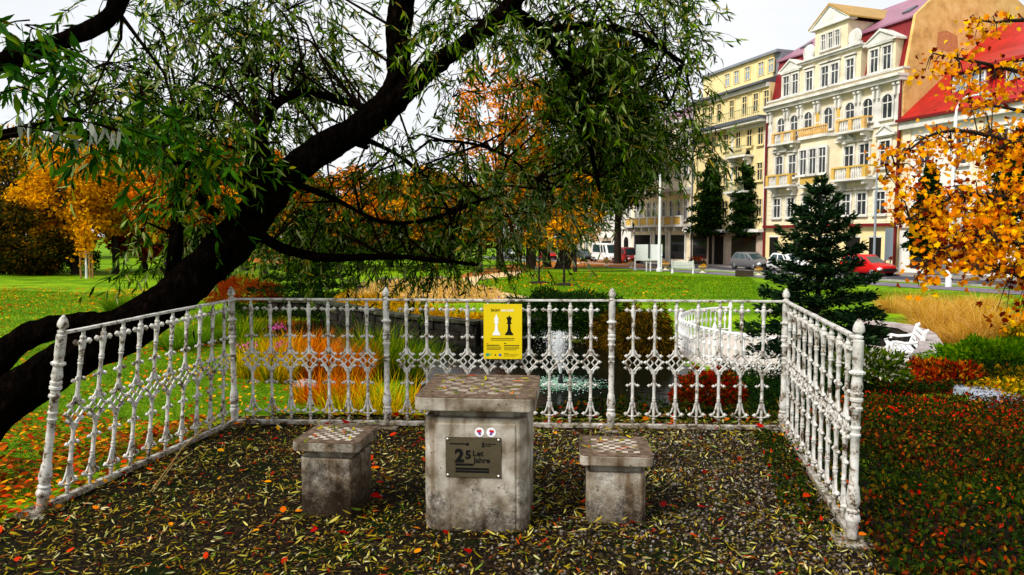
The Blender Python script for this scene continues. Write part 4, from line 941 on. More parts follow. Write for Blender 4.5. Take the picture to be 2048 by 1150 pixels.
car('hatchback_car', 'bright red hatchback car parked at the far kerb, half behind the fir branches', 'car', 1735, 51.5, 4.7, 'car_red', HATCH, HCAB, (-1.25,1.22), .3, pillars=(.42,.8))
SEDAN = [(-2.15,.42,.85,.72),(-2.08,.26,.95,.82),(-1.2,.2,.98,.87),(.4,.2,.95,.88),(1.2,.2,.91,.87),(1.85,.22,.80,.82),(2.1,.28,.68,.74),(2.17,.36,.58,.68)]
car('estate_car', 'silver grey car parked between the two dark street trees and the fir', 'car', 1503, 73.5, 4.7, 'car_silver', SEDAN, (-2.0,1.2,-1.55,.2,1.47,.82,.64), (-1.35,1.32), .31, pillars=(.4,.78))
car('hatchback_car', 'white car parked behind the fir, seen only through its branches', 'car', 1580, 64.5, 4.7, 'car_white', HATCH, HCAB, (-1.25,1.22), .3, pillars=(.42,.8))
VAN = [(-2.7,.5,1.0,.86),(-2.65,.32,1.15,.96),(-1.4,.26,1.2,.98),(.8,.26,1.2,.98),(1.6,.26,1.15,.97),(2.3,.28,1.02,.93),(2.6,.32,.9,.86),(2.68,.45,.78,.8)]
car('delivery_van', 'tall white delivery van at the kerb by the low white house', 'van', 1215, 103, 5.6, 'car_white', VAN, (-2.66,1.9,-2.6,1.15,2.32,.95,.86), (-1.7,1.75), .34, pillars=(.6,.8))
SVAN = [(-2.0,.45,.95,.72),(-1.95,.28,1.02,.83),(-1,.22,1.05,.86),(.5,.22,1.03,.87),(1.2,.22,1.0,.86),(1.75,.24,.88,.82),(1.98,.3,.74,.74),(2.05,.4,.62,.68)]
car('small_van', 'dark red small van parked right in front of the white delivery van', 'van', 1254, 95.5, 4.9, 'car_darkred', SVAN, (-1.96,1.3,-1.85,.45,1.82,.84,.7), (-1.25,1.25), .31, pillars=(.4,.75))
car('saloon_car', 'dark blue car at the kerb left of the white delivery van, beside the yellow-leaved tree', 'car', 1165, 112, 5.6, 'car_dark', SEDAN, (-1.6,1.2,-.9,.2,1.42,.82,.62), (-1.35,1.32), .31, pillars=(.5,))
car('hatchback_car', 'pale blue-white car farthest up the street, glimpsed between the park tree trunks', 'car', 1015, 124, 6.0, 'car_white', HATCH, HCAB, (-1.25,1.22), .3, pillars=(.42,.8))
car('hatchback_car', 'red car far up the street, glimpsed between the thick trunks', 'car', 1095, 118, 5.8, 'car_red', HATCH, HCAB, (-1.25,1.22), .3, pillars=(.42,.8))

# ================================================================ street furniture
M['white_metal'] = mat('white_metal', (.74,.75,.76), .45, var=.1, scale=6); M['lamp_green'] = mat('lamp_housing', (.33,.38,.34), .4); M['grey_metal'] = mat('grey_metal', (.30,.36,.42), .45, metal=.3); M['planter_wood'] = mat('brown_planter', (.05,.035,.02), .8, var=.4, scale=6)
M['urn'] = mat('ochre_urn_stone', (.58,.42,.15), .8, var=.25, scale=6); M['urn_white'] = mat('whitewashed_urn', (.72,.66,.5), .8, var=.2, scale=6); M['flower_y'] = leafmat('yellow_flowers', [(.0,(.5,.25,.01)),(.5,(.75,.45,.01)),(.8,(.08,.14,.01)),(1,(.6,.1,.02))])
def lamp_post(px, py, Y, ytop, label):
    b0 = P(px, py, Y); z = h1(b0.x, Y); rt = thing('street_lamp', label, 'street lamp', (b0.x, Y, z)); ht = P(px, ytop, Y).z-z
    MB().lathe([(.16,-.1),(.16,.9),(.115,1.0),(.085,ht)], n=12).build('pole', M['white_metal'], rt, smooth=True)
    pts = [(0,0,ht-.05),(.03,0,ht+.35),(.2,0,ht+.75),(.55,0,ht+1.0),(1.15,0,ht+1.08)]
    MB().tube(pts, [.07,.06,.055,.05,.045], 8).build('arm', M['white_metal'], rt, smooth=True)
    for dx, dz in ((1.45,1.12),(1.75,.86)): MB().ball((dx,0,ht+dz), .38, 8, 1.0, .42, .34).build('lamp_head', M['lamp_green'], rt, smooth=True)
    return rt
lamp_post(1897, 575, 38, 232, 'tall white street lamp with curved double-headed arm, rising through the orange maple leaves')
def pole(name, label, cat, px, pyb, pyt, r0, r1, m, Y=None):
    g = GT(px, pyb) if Y is None else Vector((P(px, pyb, Y).x, Y, h1(P(px,pyb,Y).x, Y)))
    ht = P(px, pyt, g.y).z-g.z; rt = thing(name, label, cat, g)
    MB().lathe([(r0*1.6,-.1),(r0*1.6,.25),(r0,.3),(r1,ht)], n=10).build('pole', M[m], rt, smooth=True); MB().lathe([(r1*1.5,ht-.02),(r1*1.7,ht+.06),(.01,ht+.16)], n=8).build('cap', M[m], rt); return rt
pole('flagpole', 'tall white flagpole beside the blank white display board', 'flagpole', 1318, 543, 352, .14, .09, 'white_metal')
pole('street_lamp', 'thin grey lamp pole on the pavement before the ornate house, above the red car', 'lamp pole', 1747, 545, 335, .10, .06, 'grey_metal', 53.5)
pole('bollard_post', 'short white post on the lawn edge left of the white display board', 'post', 1270, 541, 514, .07, .07, 'white_metal')
pole('bollard_post', 'short white post below the flagpole, on the lawn edge', 'post', 1322, 543, 512, .07, .07, 'white_metal')
# display board seen from behind
g = GT(1297, 543); s = g.y/F; rt = thing('display_board', 'large blank white display board on white legs at the lawn edge', 'sign', g, 0)
zb, zt = P(1297,521,g.y).z-g.z, P(1297,489,g.y).z-g.z; MB().box(-26*s, 27*s, -.04, .04, zb, zt).build('panel', M['white_metal'], rt, bevel=.01)
for x in (-4,4): MB().box(x*s-.05, x*s+.05, .045, .12, -.1, zt).build('leg', M['white_metal'], rt)
MB().box(-.06, .06, -.12, -.045, zb+.2, zt+.05).build('mast', M['black_plastic'], rt)
x, y = street_pt(54.6, 1.4); rt = thing('street_sign', 'narrow grey-blue upright sign panel on the pavement behind the red car', 'sign', (x, y, road_z(y)+.14), R(-8))
MB().box(-.28,.28,-.05,.05,.9,3.3).build('panel', M['grey_metal'], rt, bevel=.02); MB().box(-.22,-.14,.06,.12,0,3.2).build('leg', M['grey_metal'], rt); MB().box(.14,.22,.06,.12,0,3.2).build('leg', M['grey_metal'], rt)
# white cast-iron park bench
def bench(label, loc, rz, w=1.6):
    rt = thing('park_bench', label, 'bench', loc, rz, 'white cast-iron park benches')
    for i in range(4): MB().box(-w/2, w/2, -.28+i*.13, -.18+i*.13, .43, .465).build('seat_slat', M['white_metal'], rt, bevel=.008)
    for i in range(4):
        z = .56+i*.115; y = .25+i*.035; MB().obox((0,y,z), (1,0,0), (0,.28,.96), (0,-.96,.28), w/2, .045, .014).build('back_slat', M['white_metal'], rt, bevel=.008)
    for sx in (-1,1):
        b = MB(); x = sx*(w/2-.06)
        b.tube([(x,-.30,0),(x,-.27,.15),(x,-.31,.3),(x,-.26,.43),(x,.1,.42),(x,.26,.46),(x,.33,.7),(x,.40,.97),(x,.46,1.0)], [0.054,0.047,0.054,0.061,0.054,0.061,0.054,0.054,0.041], 8)
        b.tube([(x,.42,0),(x,.36,.16),(x,.26,.3),(x,.22,.43)], [0.054,0.047,0.047,0.054], 8)
        b.tube([(x,-.27,.43),(x,-.34,.55),(x,-.31,.67),(x,-.22,.68),(x,-.21,.60),(x,-.26,.60)], [0.054,0.047,0.047,0.041,0.034,0.027], 8)
        b.tube([(x,-.24,.68),(x,-.05,.65),(x,.15,.67),(x,.33,.72)], .035, 8)
        b.tube([(x,-.2,.40),(x,-.1,.27),(x,.02,.24),(x,.09,.3),(x,.04,.36),(x,-.02,.33)], .025, 6); b.tube([(x,.02,.24),(x,.15,.22),(x,.27,.29)], .025, 6)
        b.build('end_frame', M['white_metal'], rt, smooth=True)
    return rt
g = GT(1366, 547); bench('white park bench on the lawn edge, facing the path, near the display board', g, R(160), 1.7)
b0 = P(1806, 706, 15.9); pb_ = bench('white scroll-armed bench seen end-on beside the curved stone wall of the small plaza', (b0.x, 15.9, h1(b0.x, 15.9)), R(-112), 1.6); pb_.scale = (.86,.86,.86)
def urn(px, py, label, hpx=17, white=False):
    g = GT(px, py); k = hpx*g.y/F/1.0; m = M['urn_white' if white else 'urn']; rt = thing('flower_urn', label, 'urn', g, 0, 'stone flower urns along the path')
    MB().box(-.3*k,.3*k,-.3*k,.3*k,-.05,.1*k).lathe([(.24*k,.1*k),(.13*k,.18*k),(.12*k,.34*k),(.18*k,.38*k)], n=12).build('foot', M['urn_white'], rt)
    MB().lathe([(.16*k,.38*k),(.34*k,.5*k),(.44*k,.66*k),(.52*k,.72*k),(.52*k,.78*k),(.4*k,.78*k),(.3*k,.7*k)], n=14).build('bowl', m, rt, smooth=True)
    r = nrng(px); p = r.normal(size=(60,3))*np.array([.2,.2,.06])*k+np.array([g.x,g.y,g.z+.85*k]); leaves('flowers', p, r.normal(size=(60,3))+np.array([0,0,.6]), .16*k, .12*k, M['flower_y'], rt, r, LEAF4)
urn(1405, 546, 'ochre flower urn between the white park bench and the wooden planter'); urn(1517, 551, 'ochre flower urn right of the wooden planter, close to the fir'); urn(1213, 532, 'dark ochre flower urn in front of the white delivery van', 16); urn(1331, 541, 'flower urn heaped with yellow flowers, beside the flagpole', 18); urn(1262, 536, 'small pale urn in front of the dark red small van', 14, True); urn(1156, 528, 'small dark urn in front of the dark blue car', 12); urn(1853, 580, 'pale urn under the hanging tips of the orange maple', 12, True)
g = GT(1489, 553); k = g.y/F; rt = thing('planter_box', 'low brown wooden planter box at the edge of the path', 'planter', g, R(-20))
MB().box(-17*k,17*k,-.4,.4,0,.42).build('box', M['planter_wood'], rt, bevel=.03); bb = MB()
for z in (.12,.26,.4): bb.box(-17*k-.02,17*k+.02,-.43,-.40,z-.05,z+.05)
bb.build('board', M['planter_wood'], rt)
for px, Yd, lab in ((1302,90,'red flower trough on the pavement below the shop window with white surrounds'),(1440,77,'red flower trough at the foot of the left dark street tree')):
    x, y = street_pt(Yd, 2.4); rt = thing('flower_trough', lab, 'planter', (x, y, road_z(Yd)+.14), PHI); r = nrng(px)
    MB().box(-1.3,1.3,-.3,.3,0,.35).build('trough', M['planter_wood'], rt, bevel=.02); p = np.stack([r.uniform(-1.2,1.2,300), r.uniform(-.3,.3,300), r.uniform(.3,.75,300)],1)
    leaves('flowers', p, r.normal(size=(300,3)), .16, .12, leafmat('red_flowers', [(0,(.03,.08,.01)),(.5,(.05,.12,.01)),(.55,(.55,.02,.02)),(1,(.6,.04,.03))]), rt, r, LEAF4, world=False)
for px, lab in ((300,'blue and white park notice board half hidden behind the leaning trunk'),(476,'blue and white park notice board framed between leaning trunk and a thin tree')):
    g = GT(px, 515); rt = thing('park_board', lab, 'sign', g); k = g.y/F
    MB().box(-14*k,14*k,-.04,.04,.7,.7+22*k).build('panel', M['white_metal'], rt, bevel=.01); MB().box(-9*k,8*k,-.055,-.042,.85,.7+16*k).build('picture', M['s_blue'], rt)
    for s_ in (-1,1): MB().box(s_*10*k-.05,s_*10*k+.05,.042,.12,-.1,.7+20*k).build('leg', M['black_plastic'], rt)
# ================================================================ the big leaning willow-leaved tree
M['willow'] = leafmat('dark_narrow_leaves', [(0,(.004,.012,.001)),(.26,(.018,.046,.005)),(.5,(.075,.145,.012)),(.74,(.18,.27,.035)),(.9,(.36,.42,.22)),(1,(.45,.30,.02))], trans=.32)
M['willow_pale'] = leafmat('silver_green_leaves', [(0,(.02,.05,.008)),(.4,(.08,.15,.03)),(.7,(.22,.30,.13)),(.92,(.42,.48,.34)),(1,(.45,.28,.03))], trans=.32)
M['willow_near'] = leafmat('near_green_leaves', [(0,(.008,.026,.005)),(.45,(.022,.072,.012)),(.8,(.055,.13,.02)),(.93,(.12,.19,.03)),(1,(.30,.24,.04))], trans=.3)
M['leaf_under'] = leafmat('grey_leaf_undersides', [(0,(.10,.14,.09)),(.5,(.28,.30,.26)),(1,(.55,.55,.52))], trans=.2)
TRIM = {}
def limb_pts(pp):            # (px, py, Y, radius in px) -> smooth world polyline with radii
    pts = [P(a, b, Y) for a, b, Y, r in pp]; rad = [rpx(r, Y) for a, b, Y, r in pp]; out = []; ro = []
    n = len(pts)
    for i in range(n-1):
        p0, p1, p2, p3 = pts[max(i-1,0)], pts[i], pts[i+1], pts[min(i+2,n-1)]; m = max(2, int((p2-p1).length/.22))
        for k in range(m):
            t = k/m; out.append(.5*((2*p1)+(p2-p0)*t+(2*p0-5*p1+4*p2-p3)*t*t+(3*p1-p0-3*p2+p3)*t**3)); ro.append(rad[i]*(1-t)+rad[i+1]*t)
    out.append(pts[-1]); ro.append(rad[-1]); return out, ro
rg = nrng(11); base = P(-60, 900, 5.0)
tree = thing('willow_tree', 'huge leaning tree with black furrowed trunk and narrow dark green leaves overhanging the left railing', 'tree', (base.x, 5.0, h1(base.x, 5.0)))
TR = [(-230,1000,4.7,62),(-60,865,5.0,52),(60,768,5.25,46),(150,715,5.5,45),(300,630,5.85,44),(400,545,6.2,41),(470,478,6.4,40),(530,400,6.6,36),(605,325,6.85,31),(700,266,7.05,29),(760,228,7.1,28),(785,205,7.12,22)]
LIMBS = [TR,
 [(-190,900,5.3,36),(-40,745,5.5,32),(60,672,5.6,27),(150,648,5.7,26),(230,648,5.8,27),(320,605,5.95,36)],
 [(700,266,7.05,25),(745,238,7.08,27),(785,190,7.15,27),(800,140,7.2,25),(796,60,7.3,24),(812,-60,7.4,24),(830,-200,7.5,20)],
 [(690,270,7.05,22),(755,232,7.1,25),(830,166,7.1,21),(900,108,7.1,18),(968,62,7.1,18),(1018,12,7.1,15),(1080,-60,7.1,12)],
 [(1015,15,7.1,13),(1080,62,7.4,13),(1128,122,7.7,12),(1152,205,7.9,9),(1185,310,8.1,5),(1200,390,8.2,2.5)],
 [(545,370,6.7,22),(518,285,6.8,17),(535,240,6.9,11),(560,200,7.0,10),(612,184,7.1,9),(680,200,7.2,8),(745,222,7.15,9)],
 [(500,370,6.5,26),(512,310,6.5,22),(520,262,6.5,14)],
 [(505,400,6.5,16),(440,330,6.4,13),(380,326,6.3,12),(290,318,6.2,12),(205,282,6.0,12),(110,248,5.8,10),(0,272,5.6,10),(-120,300,5.4,8)],
 [(330,640,6.3,24),(345,560,6.5,16),(352,470,6.6,14),(360,390,6.7,11),(362,320,6.8,8),(385,240,6.9,4)],
 [(465,470,6.4,18),(520,470,6.7,13),(570,500,6.9,11),(660,517,7.1,9),(770,512,7.3,7),(870,520,7.5,5),(960,530,7.7,4)],
 [(585,365,6.8,9),(680,402,7.1,5),(760,445,7.3,4),(860,440,7.5,5),(960,400,7.7,3)],
 [(-160,190,4.6,26),(20,120,4.7,20),(110,88,4.8,17),(190,55,4.9,18),(232,18,5.0,20),(252,-60,5.1,18)],
 [(440,430,6.4,12),(400,400,6.4,9),(420,350,6.5,5)],
 [(860,280,7.3,3),(960,290,7.8,2.5),(1040,330,8.3,2),(1100,380,8.6,1.5)],
 [(700,268,7.05,6),(780,300,7.6,5),(840,345,8.0,4),(900,420,8.3,3),(905,520,8.4,3)],
 [(1150,205,7.9,6),(1250,190,8.0,5),(1340,210,8.2,3)],
 [(1080,62,7.4,8),(1180,50,7.5,7),(1280,70,7.7,5),(1370,130,7.9,3)],
 [(30,270,3.6,3),(110,236,3.5,3.5),(200,250,3.5,2.5),(240,262,3.5,1.5)]]
tk = MB(); lm = []; nodes = []; nrad = []
for i, L_ in enumerate(LIMBS):
    p, r = limb_pts(L_); mbx = tk if i < 4 else MB(); mbx.tube(p, r, 16 if i < 4 else 9, wob=.045, rng=rg); nodes += p; nrad += r
    if i == 0: NODES_TR, RAD_TR = p, r
    if i >= 4: lm.append(mbx)
def trunk_mesh_finish(o, strength):
    s = o.modifiers.new('subdiv', 'SUBSURF'); s.levels = s.render_levels = 2
    tx = bpy.data.textures.get('bark_lumps') or bpy.data.textures.new('bark_lumps', 'CLOUDS'); tx.noise_scale = .16; tx.noise_depth = 4
    d = o.modifiers.new('lumps', 'DISPLACE'); d.texture = tx; d.strength = strength; d.mid_level = .5; d.texture_coords = 'GLOBAL'
for k_, (i_, a_, L_) in enumerate(((.55,.6,.16),(.66,-1.9,.12),(.78,.9,.14),(.9,2.4,.10),(.42,1.2,.13))):     # broken stubs and knots on the trunk
    i_ = int(i_*(len(NODES_TR)-2)); p_ = Vector(NODES_TR[i_]); t_ = (Vector(NODES_TR[i_+1])-p_).normalized(); x_ = t_.cross(Vector((0,1,0))).normalized(); y_ = x_.cross(t_); d_ = x_*math.cos(a_)+y_*math.sin(a_); r_ = RAD_TR[i_]
    tk.tube([p_+d_*r_*.6, p_+d_*r_*1.0+t_*.02, p_+d_*(r_+L_*.7)+t_*.05, p_+d_*(r_+L_)+t_*.08], [r_*.42,r_*.33,r_*.2,r_*.14], 8, wob=.12, rng=rg)
trunk = tk.build('trunk', M['bark'], tree, world=True, smooth=True); trunk_mesh_finish(trunk, .09)
for q_ in lm: trunk_mesh_finish(q_.build('limb', M['bark'], tree, world=True, smooth=True), .03)
NODES = np.array([tuple(p) for p in nodes])
# foliage clouds: centre px, py, depth, half-size px, number of twigs, kind
BLOBS = [(330,230,6.0,170,130,200,'d'),(470,110,7.0,170,130,250,'d'),(620,80,7.6,110,100,130,'d'),(420,330,6.1,120,70,130,'n'),(170,190,5.2,120,90,90,'d'),(480,215,7.5,170,90,210,'d'),
 (650,175,8.0,100,80,80,'d'),(250,130,6.5,110,60,60,'d'),(560,310,8.5,80,50,70,'d'),(700,120,8.2,80,70,28,'d'),(350,280,5.0,90,60,60,'n'),(860,110,6.8,70,60,30,'d'),
 (820,330,7.6,120,80,190,'d'),(700,410,8.0,150,80,230,'d'),(600,480,8.0,140,60,220,'d'),(790,480,8.2,150,70,290,'d'),(900,410,8.2,100,100,190,'d'),(850,545,8.2,110,32,60,'d'),(700,550,8.3,90,28,40,'d'),
 (560,420,7.4,70,60,60,'d'),(1000,400,9.0,110,80,190,'p'),(1100,430,9.0,110,80,170,'p'),(1060,345,9.0,90,50,80,'p'),(960,320,8.6,80,60,80,'d'),(960,50,7.0,110,50,110,'d'),(910,180,7.3,80,60,40,'d'),(1010,500,8.6,80,50,60,'d'),
 (1130,50,7.6,110,70,220,'d'),(1250,80,8.0,140,100,330,'d'),(1330,140,8.4,80,110,230,'d'),(1170,190,8.0,100,100,270,'d'),(1270,270,8.6,120,90,300,'d'),(1120,300,8.6,80,70,120,'d'),(1370,260,9.0,50,70,90,'d'),
 (1200,350,9.0,100,70,160,'d'),(1340,10,8.2,60,60,100,'d'),(1400,310,9.0,40,40,50,'p'),(1060,120,7.6,60,80,50,'d'),(330,20,6.8,200,40,90,'d'),(560,-20,7.5,250,50,120,'d'),(1000,-40,7.4,200,50,120,'d'),(1220,-60,8,180,60,150,'d'),(1010,230,8.2,50,90,22,'d'),
 (330,420,6.8,70,70,70,'d'),(300,530,6.9,60,25,22,'d'),(400,460,7.0,50,40,30,'d')]
tw = MB(); acc = {'d': [[],[],[],[]], 'p': [[],[],[],[]], 'n': [[],[],[],[]]}
def twig(p0, d0, Lt, nl, kind, ll, droop=.8):
    pts = [p0]; d = d0.copy(); seg = 5
    for k in range(seg): d = norm(d+np.array([0,0,-droop/seg])+rg.normal(size=3)*.08); pts.append(pts[-1]+d*Lt/seg)
    tw.tube(pts, [.0045,.004,.0035,.003,.002,.001], 3, cap=False)
    pts = np.array(pts); t = np.sort(rg.uniform(.12,1,nl)); ii = np.minimum((t*seg).astype(int), seg-1); fr = (t*seg-ii)[:,None]
    p = pts[ii]*(1-fr)+pts[ii+1]*fr; td = norm(pts[ii+1]-pts[ii])
    A = acc[kind]; A[0].append(p); A[1].append(norm(td*.75+rg.normal(size=(nl,3))*.55+np.array([0,0,-.35]))); A[2].append(ll*rg.uniform(.6,1.2,nl)); A[3].append(rg.normal(size=(nl,3))*.8+np.array([0,0,.6]))
for (px, py, Y, rx, ry, n, kind) in BLOBS:
    c = np.array(P(px, py, Y)); ex, ez, ey = rpx(rx, Y), rpx(ry, Y), rpx((rx+ry)*.4, Y)
    j = int(np.argmin(((NODES-c)**2).sum(1))); s0 = NODES[j]; nb = max(2, n//22)
    tips = c+norm(rg.normal(size=(nb,3)))*np.array([ex,ey,ez])*rg.uniform(.3,.95,(nb,1))
    mids = []
    for tpt in tips:
        near = np.argsort(((NODES-tpt)**2).sum(1))[:14]; s0 = NODES[int(rg.choice(near))]
        m_ = (s0*.5+tpt*.5)+np.array([0,0,.12*np.linalg.norm(tpt-s0)])+rg.normal(size=3)*.1
        q = [s0, s0*.55+m_*.45, m_, m_*.5+tpt*.5+np.array([0,0,.03]), tpt]; tw.tube(q, [.016,.013,.010,.007,.004], 5, cap=False); mids += [q[2]*.4+q[3]*.6, q[3], tpt, tpt]
    mids = np.array(mids)
    n = int(n*{'d':.52,'p':.6,'n':.26}[kind]*(.78 if px > 1090 else (.72 if py > 320 and px > 400 else 1.1)))
    for _ in range(n):
        u = rg.normal(size=3); u = u/np.linalg.norm(u)*rg.random()**.45; p0 = c+u*np.array([ex,ey,ez])
        a = mids[int(np.argmin(((mids-p0)**2).sum(1)+rg.random(len(mids))*.08))]
        if np.linalg.norm(a-p0) > .12 and rg.random() < .5: tw.tube([a, (a+p0)/2+np.array([0,0,.04]), p0], [.006,.005,.0045], 3, cap=False)
        hd = np.array([u[0], u[1], 0])+rg.normal(size=3)*.5; d0 = norm(hd*.8+np.array([0,0,-.15]))
        twig(p0, d0, rg.uniform(.28,.62), int(rg.integers(11,19)), kind, .112 if kind != 'n' else .108)
# twigs that hang down from the low branch in front of the bed
for px, py, Y, n in ((700,560,8.0,6),(880,560,8.2,12),(905,575,8.2,8),(1020,520,8.6,9),(960,560,8.4,8),(1030,550,8.5,7),(640,560,8.0,6),(780,560,8.2,6)):
    for _ in range(n):
        p0 = np.array(P(px+rg.normal()*14, py-40+rg.normal()*12, Y)); twig(p0, norm(np.array([rg.normal()*.3, rg.normal()*.3, -1])), rg.uniform(.3,.55), int(rg.integers(4,9)), 'd', .08)
# big leaves close to the lens at the upper left, and their pale undersides
for px, py, Y, rx, ry, n in ((40,140,3.4,90,70,26),(140,270,3.6,110,45,10),(20,60,3.5,70,50,14),(330,240,4.8,70,50,12),(400,300,5.0,60,40,12)):
    c = np.array(P(px, py, Y))
    for _ in range(n):
        p0 = c+rg.normal(size=3)*np.array([rpx(rx,Y)*.5, .2, rpx(ry,Y)*.5]); twig(p0, norm(np.array([rg.normal(), rg.normal()*.5, -.1])), rg.uniform(.18,.34), int(rg.integers(7,12)), 'n', .105)
for kind, m in (('d','willow'),('p','willow_pale'),('n','willow_near')):
    A = acc[kind]; L_ = np.concatenate(A[2]); leaves('foliage', np.concatenate(A[0]), np.concatenate(A[1]), L_, L_*(.20 if kind != 'n' else .27), M[m], tree, rg, LEAF6, .22, np.concatenate(A[3]))
tw.build('twigs', M['twig'], tree, world=True)
up = []; ud = []
for px, py in ((100,255),(112,262),(180,252),(182,262),(228,270),(235,262),(150,268),(60,250),(40,240),(210,255)):
    for _ in range(2): up.append(np.array(P(px+rg.normal()*3, py-8, 3.5))); ud.append(np.array([rg.normal()*.25, rg.normal()*.2, -1]))
leaves('pale_leaves', np.array(up), np.array(ud), rg.uniform(.07,.12,len(up)), .026, M['leaf_under'], tree, rg, LEAF6, .3)

# ================================================================ trees of the park
def crown_pts(r, c, rad, nclump, per, cr, shell=.55):
    u = norm(r.normal(size=(nclump,3)))*(r.random((nclump,1))**(1/3)*(1-shell)+shell); cc = c+u*rad*(1-.3*cr/np.max(rad))
    p = np.repeat(cc, per, 0)+norm(r.normal(size=(nclump*per,3)))*(r.random((nclump*per,1))**.5)*cr*np.array([1.1,1.1,.75]); return p, cc
def broad(label, px, py, Y, top, rx, lm_, seed, trunk=.18, low=None, n=60, per=70, ls=.26, lean=0.0, group='autumn trees round the park', name='park_tree', cat='tree', airy=False, z=None):
    b = P(px, py, Y); z0 = h1(b.x, Y) if z is None else z; ztop = P(px, top, Y).z; zlow = P(px, low, Y).z if low else z0+(ztop-z0)*.25
    r = nrng(seed); rt = thing(name, label, cat, (b.x, Y, z0), 0, group); cx = b.x+lean
    rad = np.array([rpx(rx, Y), rpx(rx, Y)*.9, (ztop-zlow)/2]); c = np.array([cx, Y, (ztop+zlow)/2]); cr = float(np.min(rad))*(.30 if not airy else .22)
    ls *= .72; per = int(per*1.7)
    p, cc = crown_pts(r, c, rad, n, per, cr)
    L_ = r.uniform(.7,1.3,len(p))*ls; leaves('crown', p, r.normal(size=(len(p),3))+np.array([0,0,-.35]), L_, L_*.75, lm_, rt, r, LEAF4, .3)
    t = MB(); fork = max(z0+.5, zlow+(ztop-zlow)*.12); tp = [(b.x,Y,z0-.2),(b.x,Y,z0+.3),(b.x+lean*.3,Y,(z0+fork)/2),(b.x+lean*.6,Y,fork),(cx,Y,fork+(ztop-fork)*.75)]
    t.tube(tp, [trunk*1.5,trunk*1.1,trunk,trunk*.8,trunk*.2], 8)
    for k in range(0, len(cc), max(1, len(cc)//16)):
        s_ = Vector(tp[3]).lerp(Vector(tp[4]), r.random()*.6); e = Vector(cc[k]); t.tube([s_, (s_+e)/2+Vector((0,0,.1*(e-s_).length)), e], [trunk*.35,trunk*.22,trunk*.06], 5, cap=False)
    t.build('trunk', M['bark_far'], rt, world=True); return rt
lf = lambda n, *st: leafmat(n, [(p, c) for p, c in st], trans=.42)
O_GOLD = lf('gold_leaves', (0,(.16,.08,.002)),(.3,(.50,.25,.004)),(.7,(.85,.44,.006)),(1,(.9,.58,.02)))
O_OLIVE = lf('olive_yellow_leaves', (0,(.015,.025,.004)),(.4,(.05,.06,.006)),(.6,(.22,.16,.005)),(.8,(.65,.34,.006)),(1,(.85,.45,.01)))
O_ORANGE = lf('orange_leaves', (0,(.14,.05,.004)),(.4,(.55,.19,.003)),(.75,(.85,.36,.004)),(1,(.9,.50,.01)))
O_RED = lf('russet_leaves', (0,(.03,.006,.004)),(.4,(.12,.022,.006)),(.75,(.45,.06,.004)),(1,(.65,.15,.006)))
O_GREEN = lf('dark_green_leaves', (0,(.004,.010,.002)),(.5,(.014,.032,.005)),(.85,(.04,.075,.01)),(1,(.14,.12,.015)))
O_BROWN = lf('brown_green_leaves', (0,(.008,.009,.003)),(.4,(.05,.045,.005)),(.75,(.20,.11,.008)),(1,(.42,.17,.01)))
O_BUSH = lf('brown_bush_leaves', (0,(.006,.007,.002)),(.45,(.03,.032,.005)),(.8,(.09,.06,.006)),(.95,(.24,.11,.01)),(1,(.4,.18,.01)))
O_PINE = lf('conifer_green', (0,(.003,.009,.003)),(.6,(.010,.026,.006)),(1,(.035,.07,.015)))
broad('low spreading brown-green tree whose branches reach the lawn, at the left edge', 52, 552, 46, 405, 118, O_BUSH, 1, .2, 548, 95, 120, .26)
broad('olive and gold tree standing tall behind the brown-green spreading tree', 40, 545, 50, 255, 130, O_OLIVE, 2, .25, 470, 90, 90, .32)
broad('rounded gold tree between the olive-gold tree and the brightest yellow tree', 150, 540, 47, 290, 95, O_GOLD, 3, .22, 500, 80, 90, .3)
broad('brightest golden yellow tree of the left group, above the staked sapling', 232, 540, 49, 290, 70, O_GOLD, 4, .2, 470, 70, 90, .3)
broad('russet tree with dark inner leaves right of the golden tree', 290, 540, 52, 372, 75, O_RED, 5, .2, 520, 70, 90, .3)
broad('orange-red tree glowing behind the fork of the leaning trunk', 440, 525, 58, 268, 75, O_ORANGE, 6, .22, 460, 70, 80, .34)
broad('orange tree behind the lower right side of the leaning trunk', 575, 520, 62, 300, 60, O_ORANGE, 7, .22, 450, 60, 80, .34)
broad('dark green tree between russet tree and leaning trunk', 370, 535, 60, 380, 70, O_GREEN, 8, .25, 500, 60, 80, .34)
broad('tree with slim dark trunk beside the blue and white notice board', 492, 522, 57, 380, 60, O_OLIVE, 9, .2, 470, 50, 70, .32)
broad('dark green tree behind the drooping willow twigs, left of centre', 660, 520, 66, 380, 85, O_GREEN, 10, .3, 505, 70, 80, .38)
broad('dark brown-green tree behind the middle of the lavender bed', 780, 522, 68, 360, 95, O_BROWN, 11, .3, 505, 70, 80, .38)
broad('olive green tree at the far end of the sandy path', 900, 522, 72, 350, 80, O_OLIVE, 12, .3, 500, 60, 80, .38)
broad('tall airy orange tree with sky showing through its crown', 1000, 522, 62, 105, 95, O_ORANGE, 13, .3, 440, 120, 26, .36, airy=True)
broad('thick-trunked dark green tree by the street, trunk flared at its foot', 1126, 527, 66, 60, 105, O_GREEN, 14, .62, 440, 130, 90, .42, lean=3)
broad('big dark tree with slimmer trunk next to the thick-trunked tree', 1094, 525, 70, 150, 60, O_OLIVE, 15, .38, 440, 60, 70, .4, lean=-1)
broad('dark tree with straight trunk left of the two big trunks', 1062, 527, 64, 260, 55, O_OLIVE, 16, .42, 460, 60, 70, .36)
broad('big dark green tree crown reaching in front of the cream house fronts', 1235, 520, 84, 180, 95, O_GREEN, 17, .4, 425, 110, 90, .45)
broad('small yellow-orange tree leaning over the parked dark blue car', 1150, 527, 58, 345, 52, O_GOLD, 18, .14, 500, 70, 60, .28)
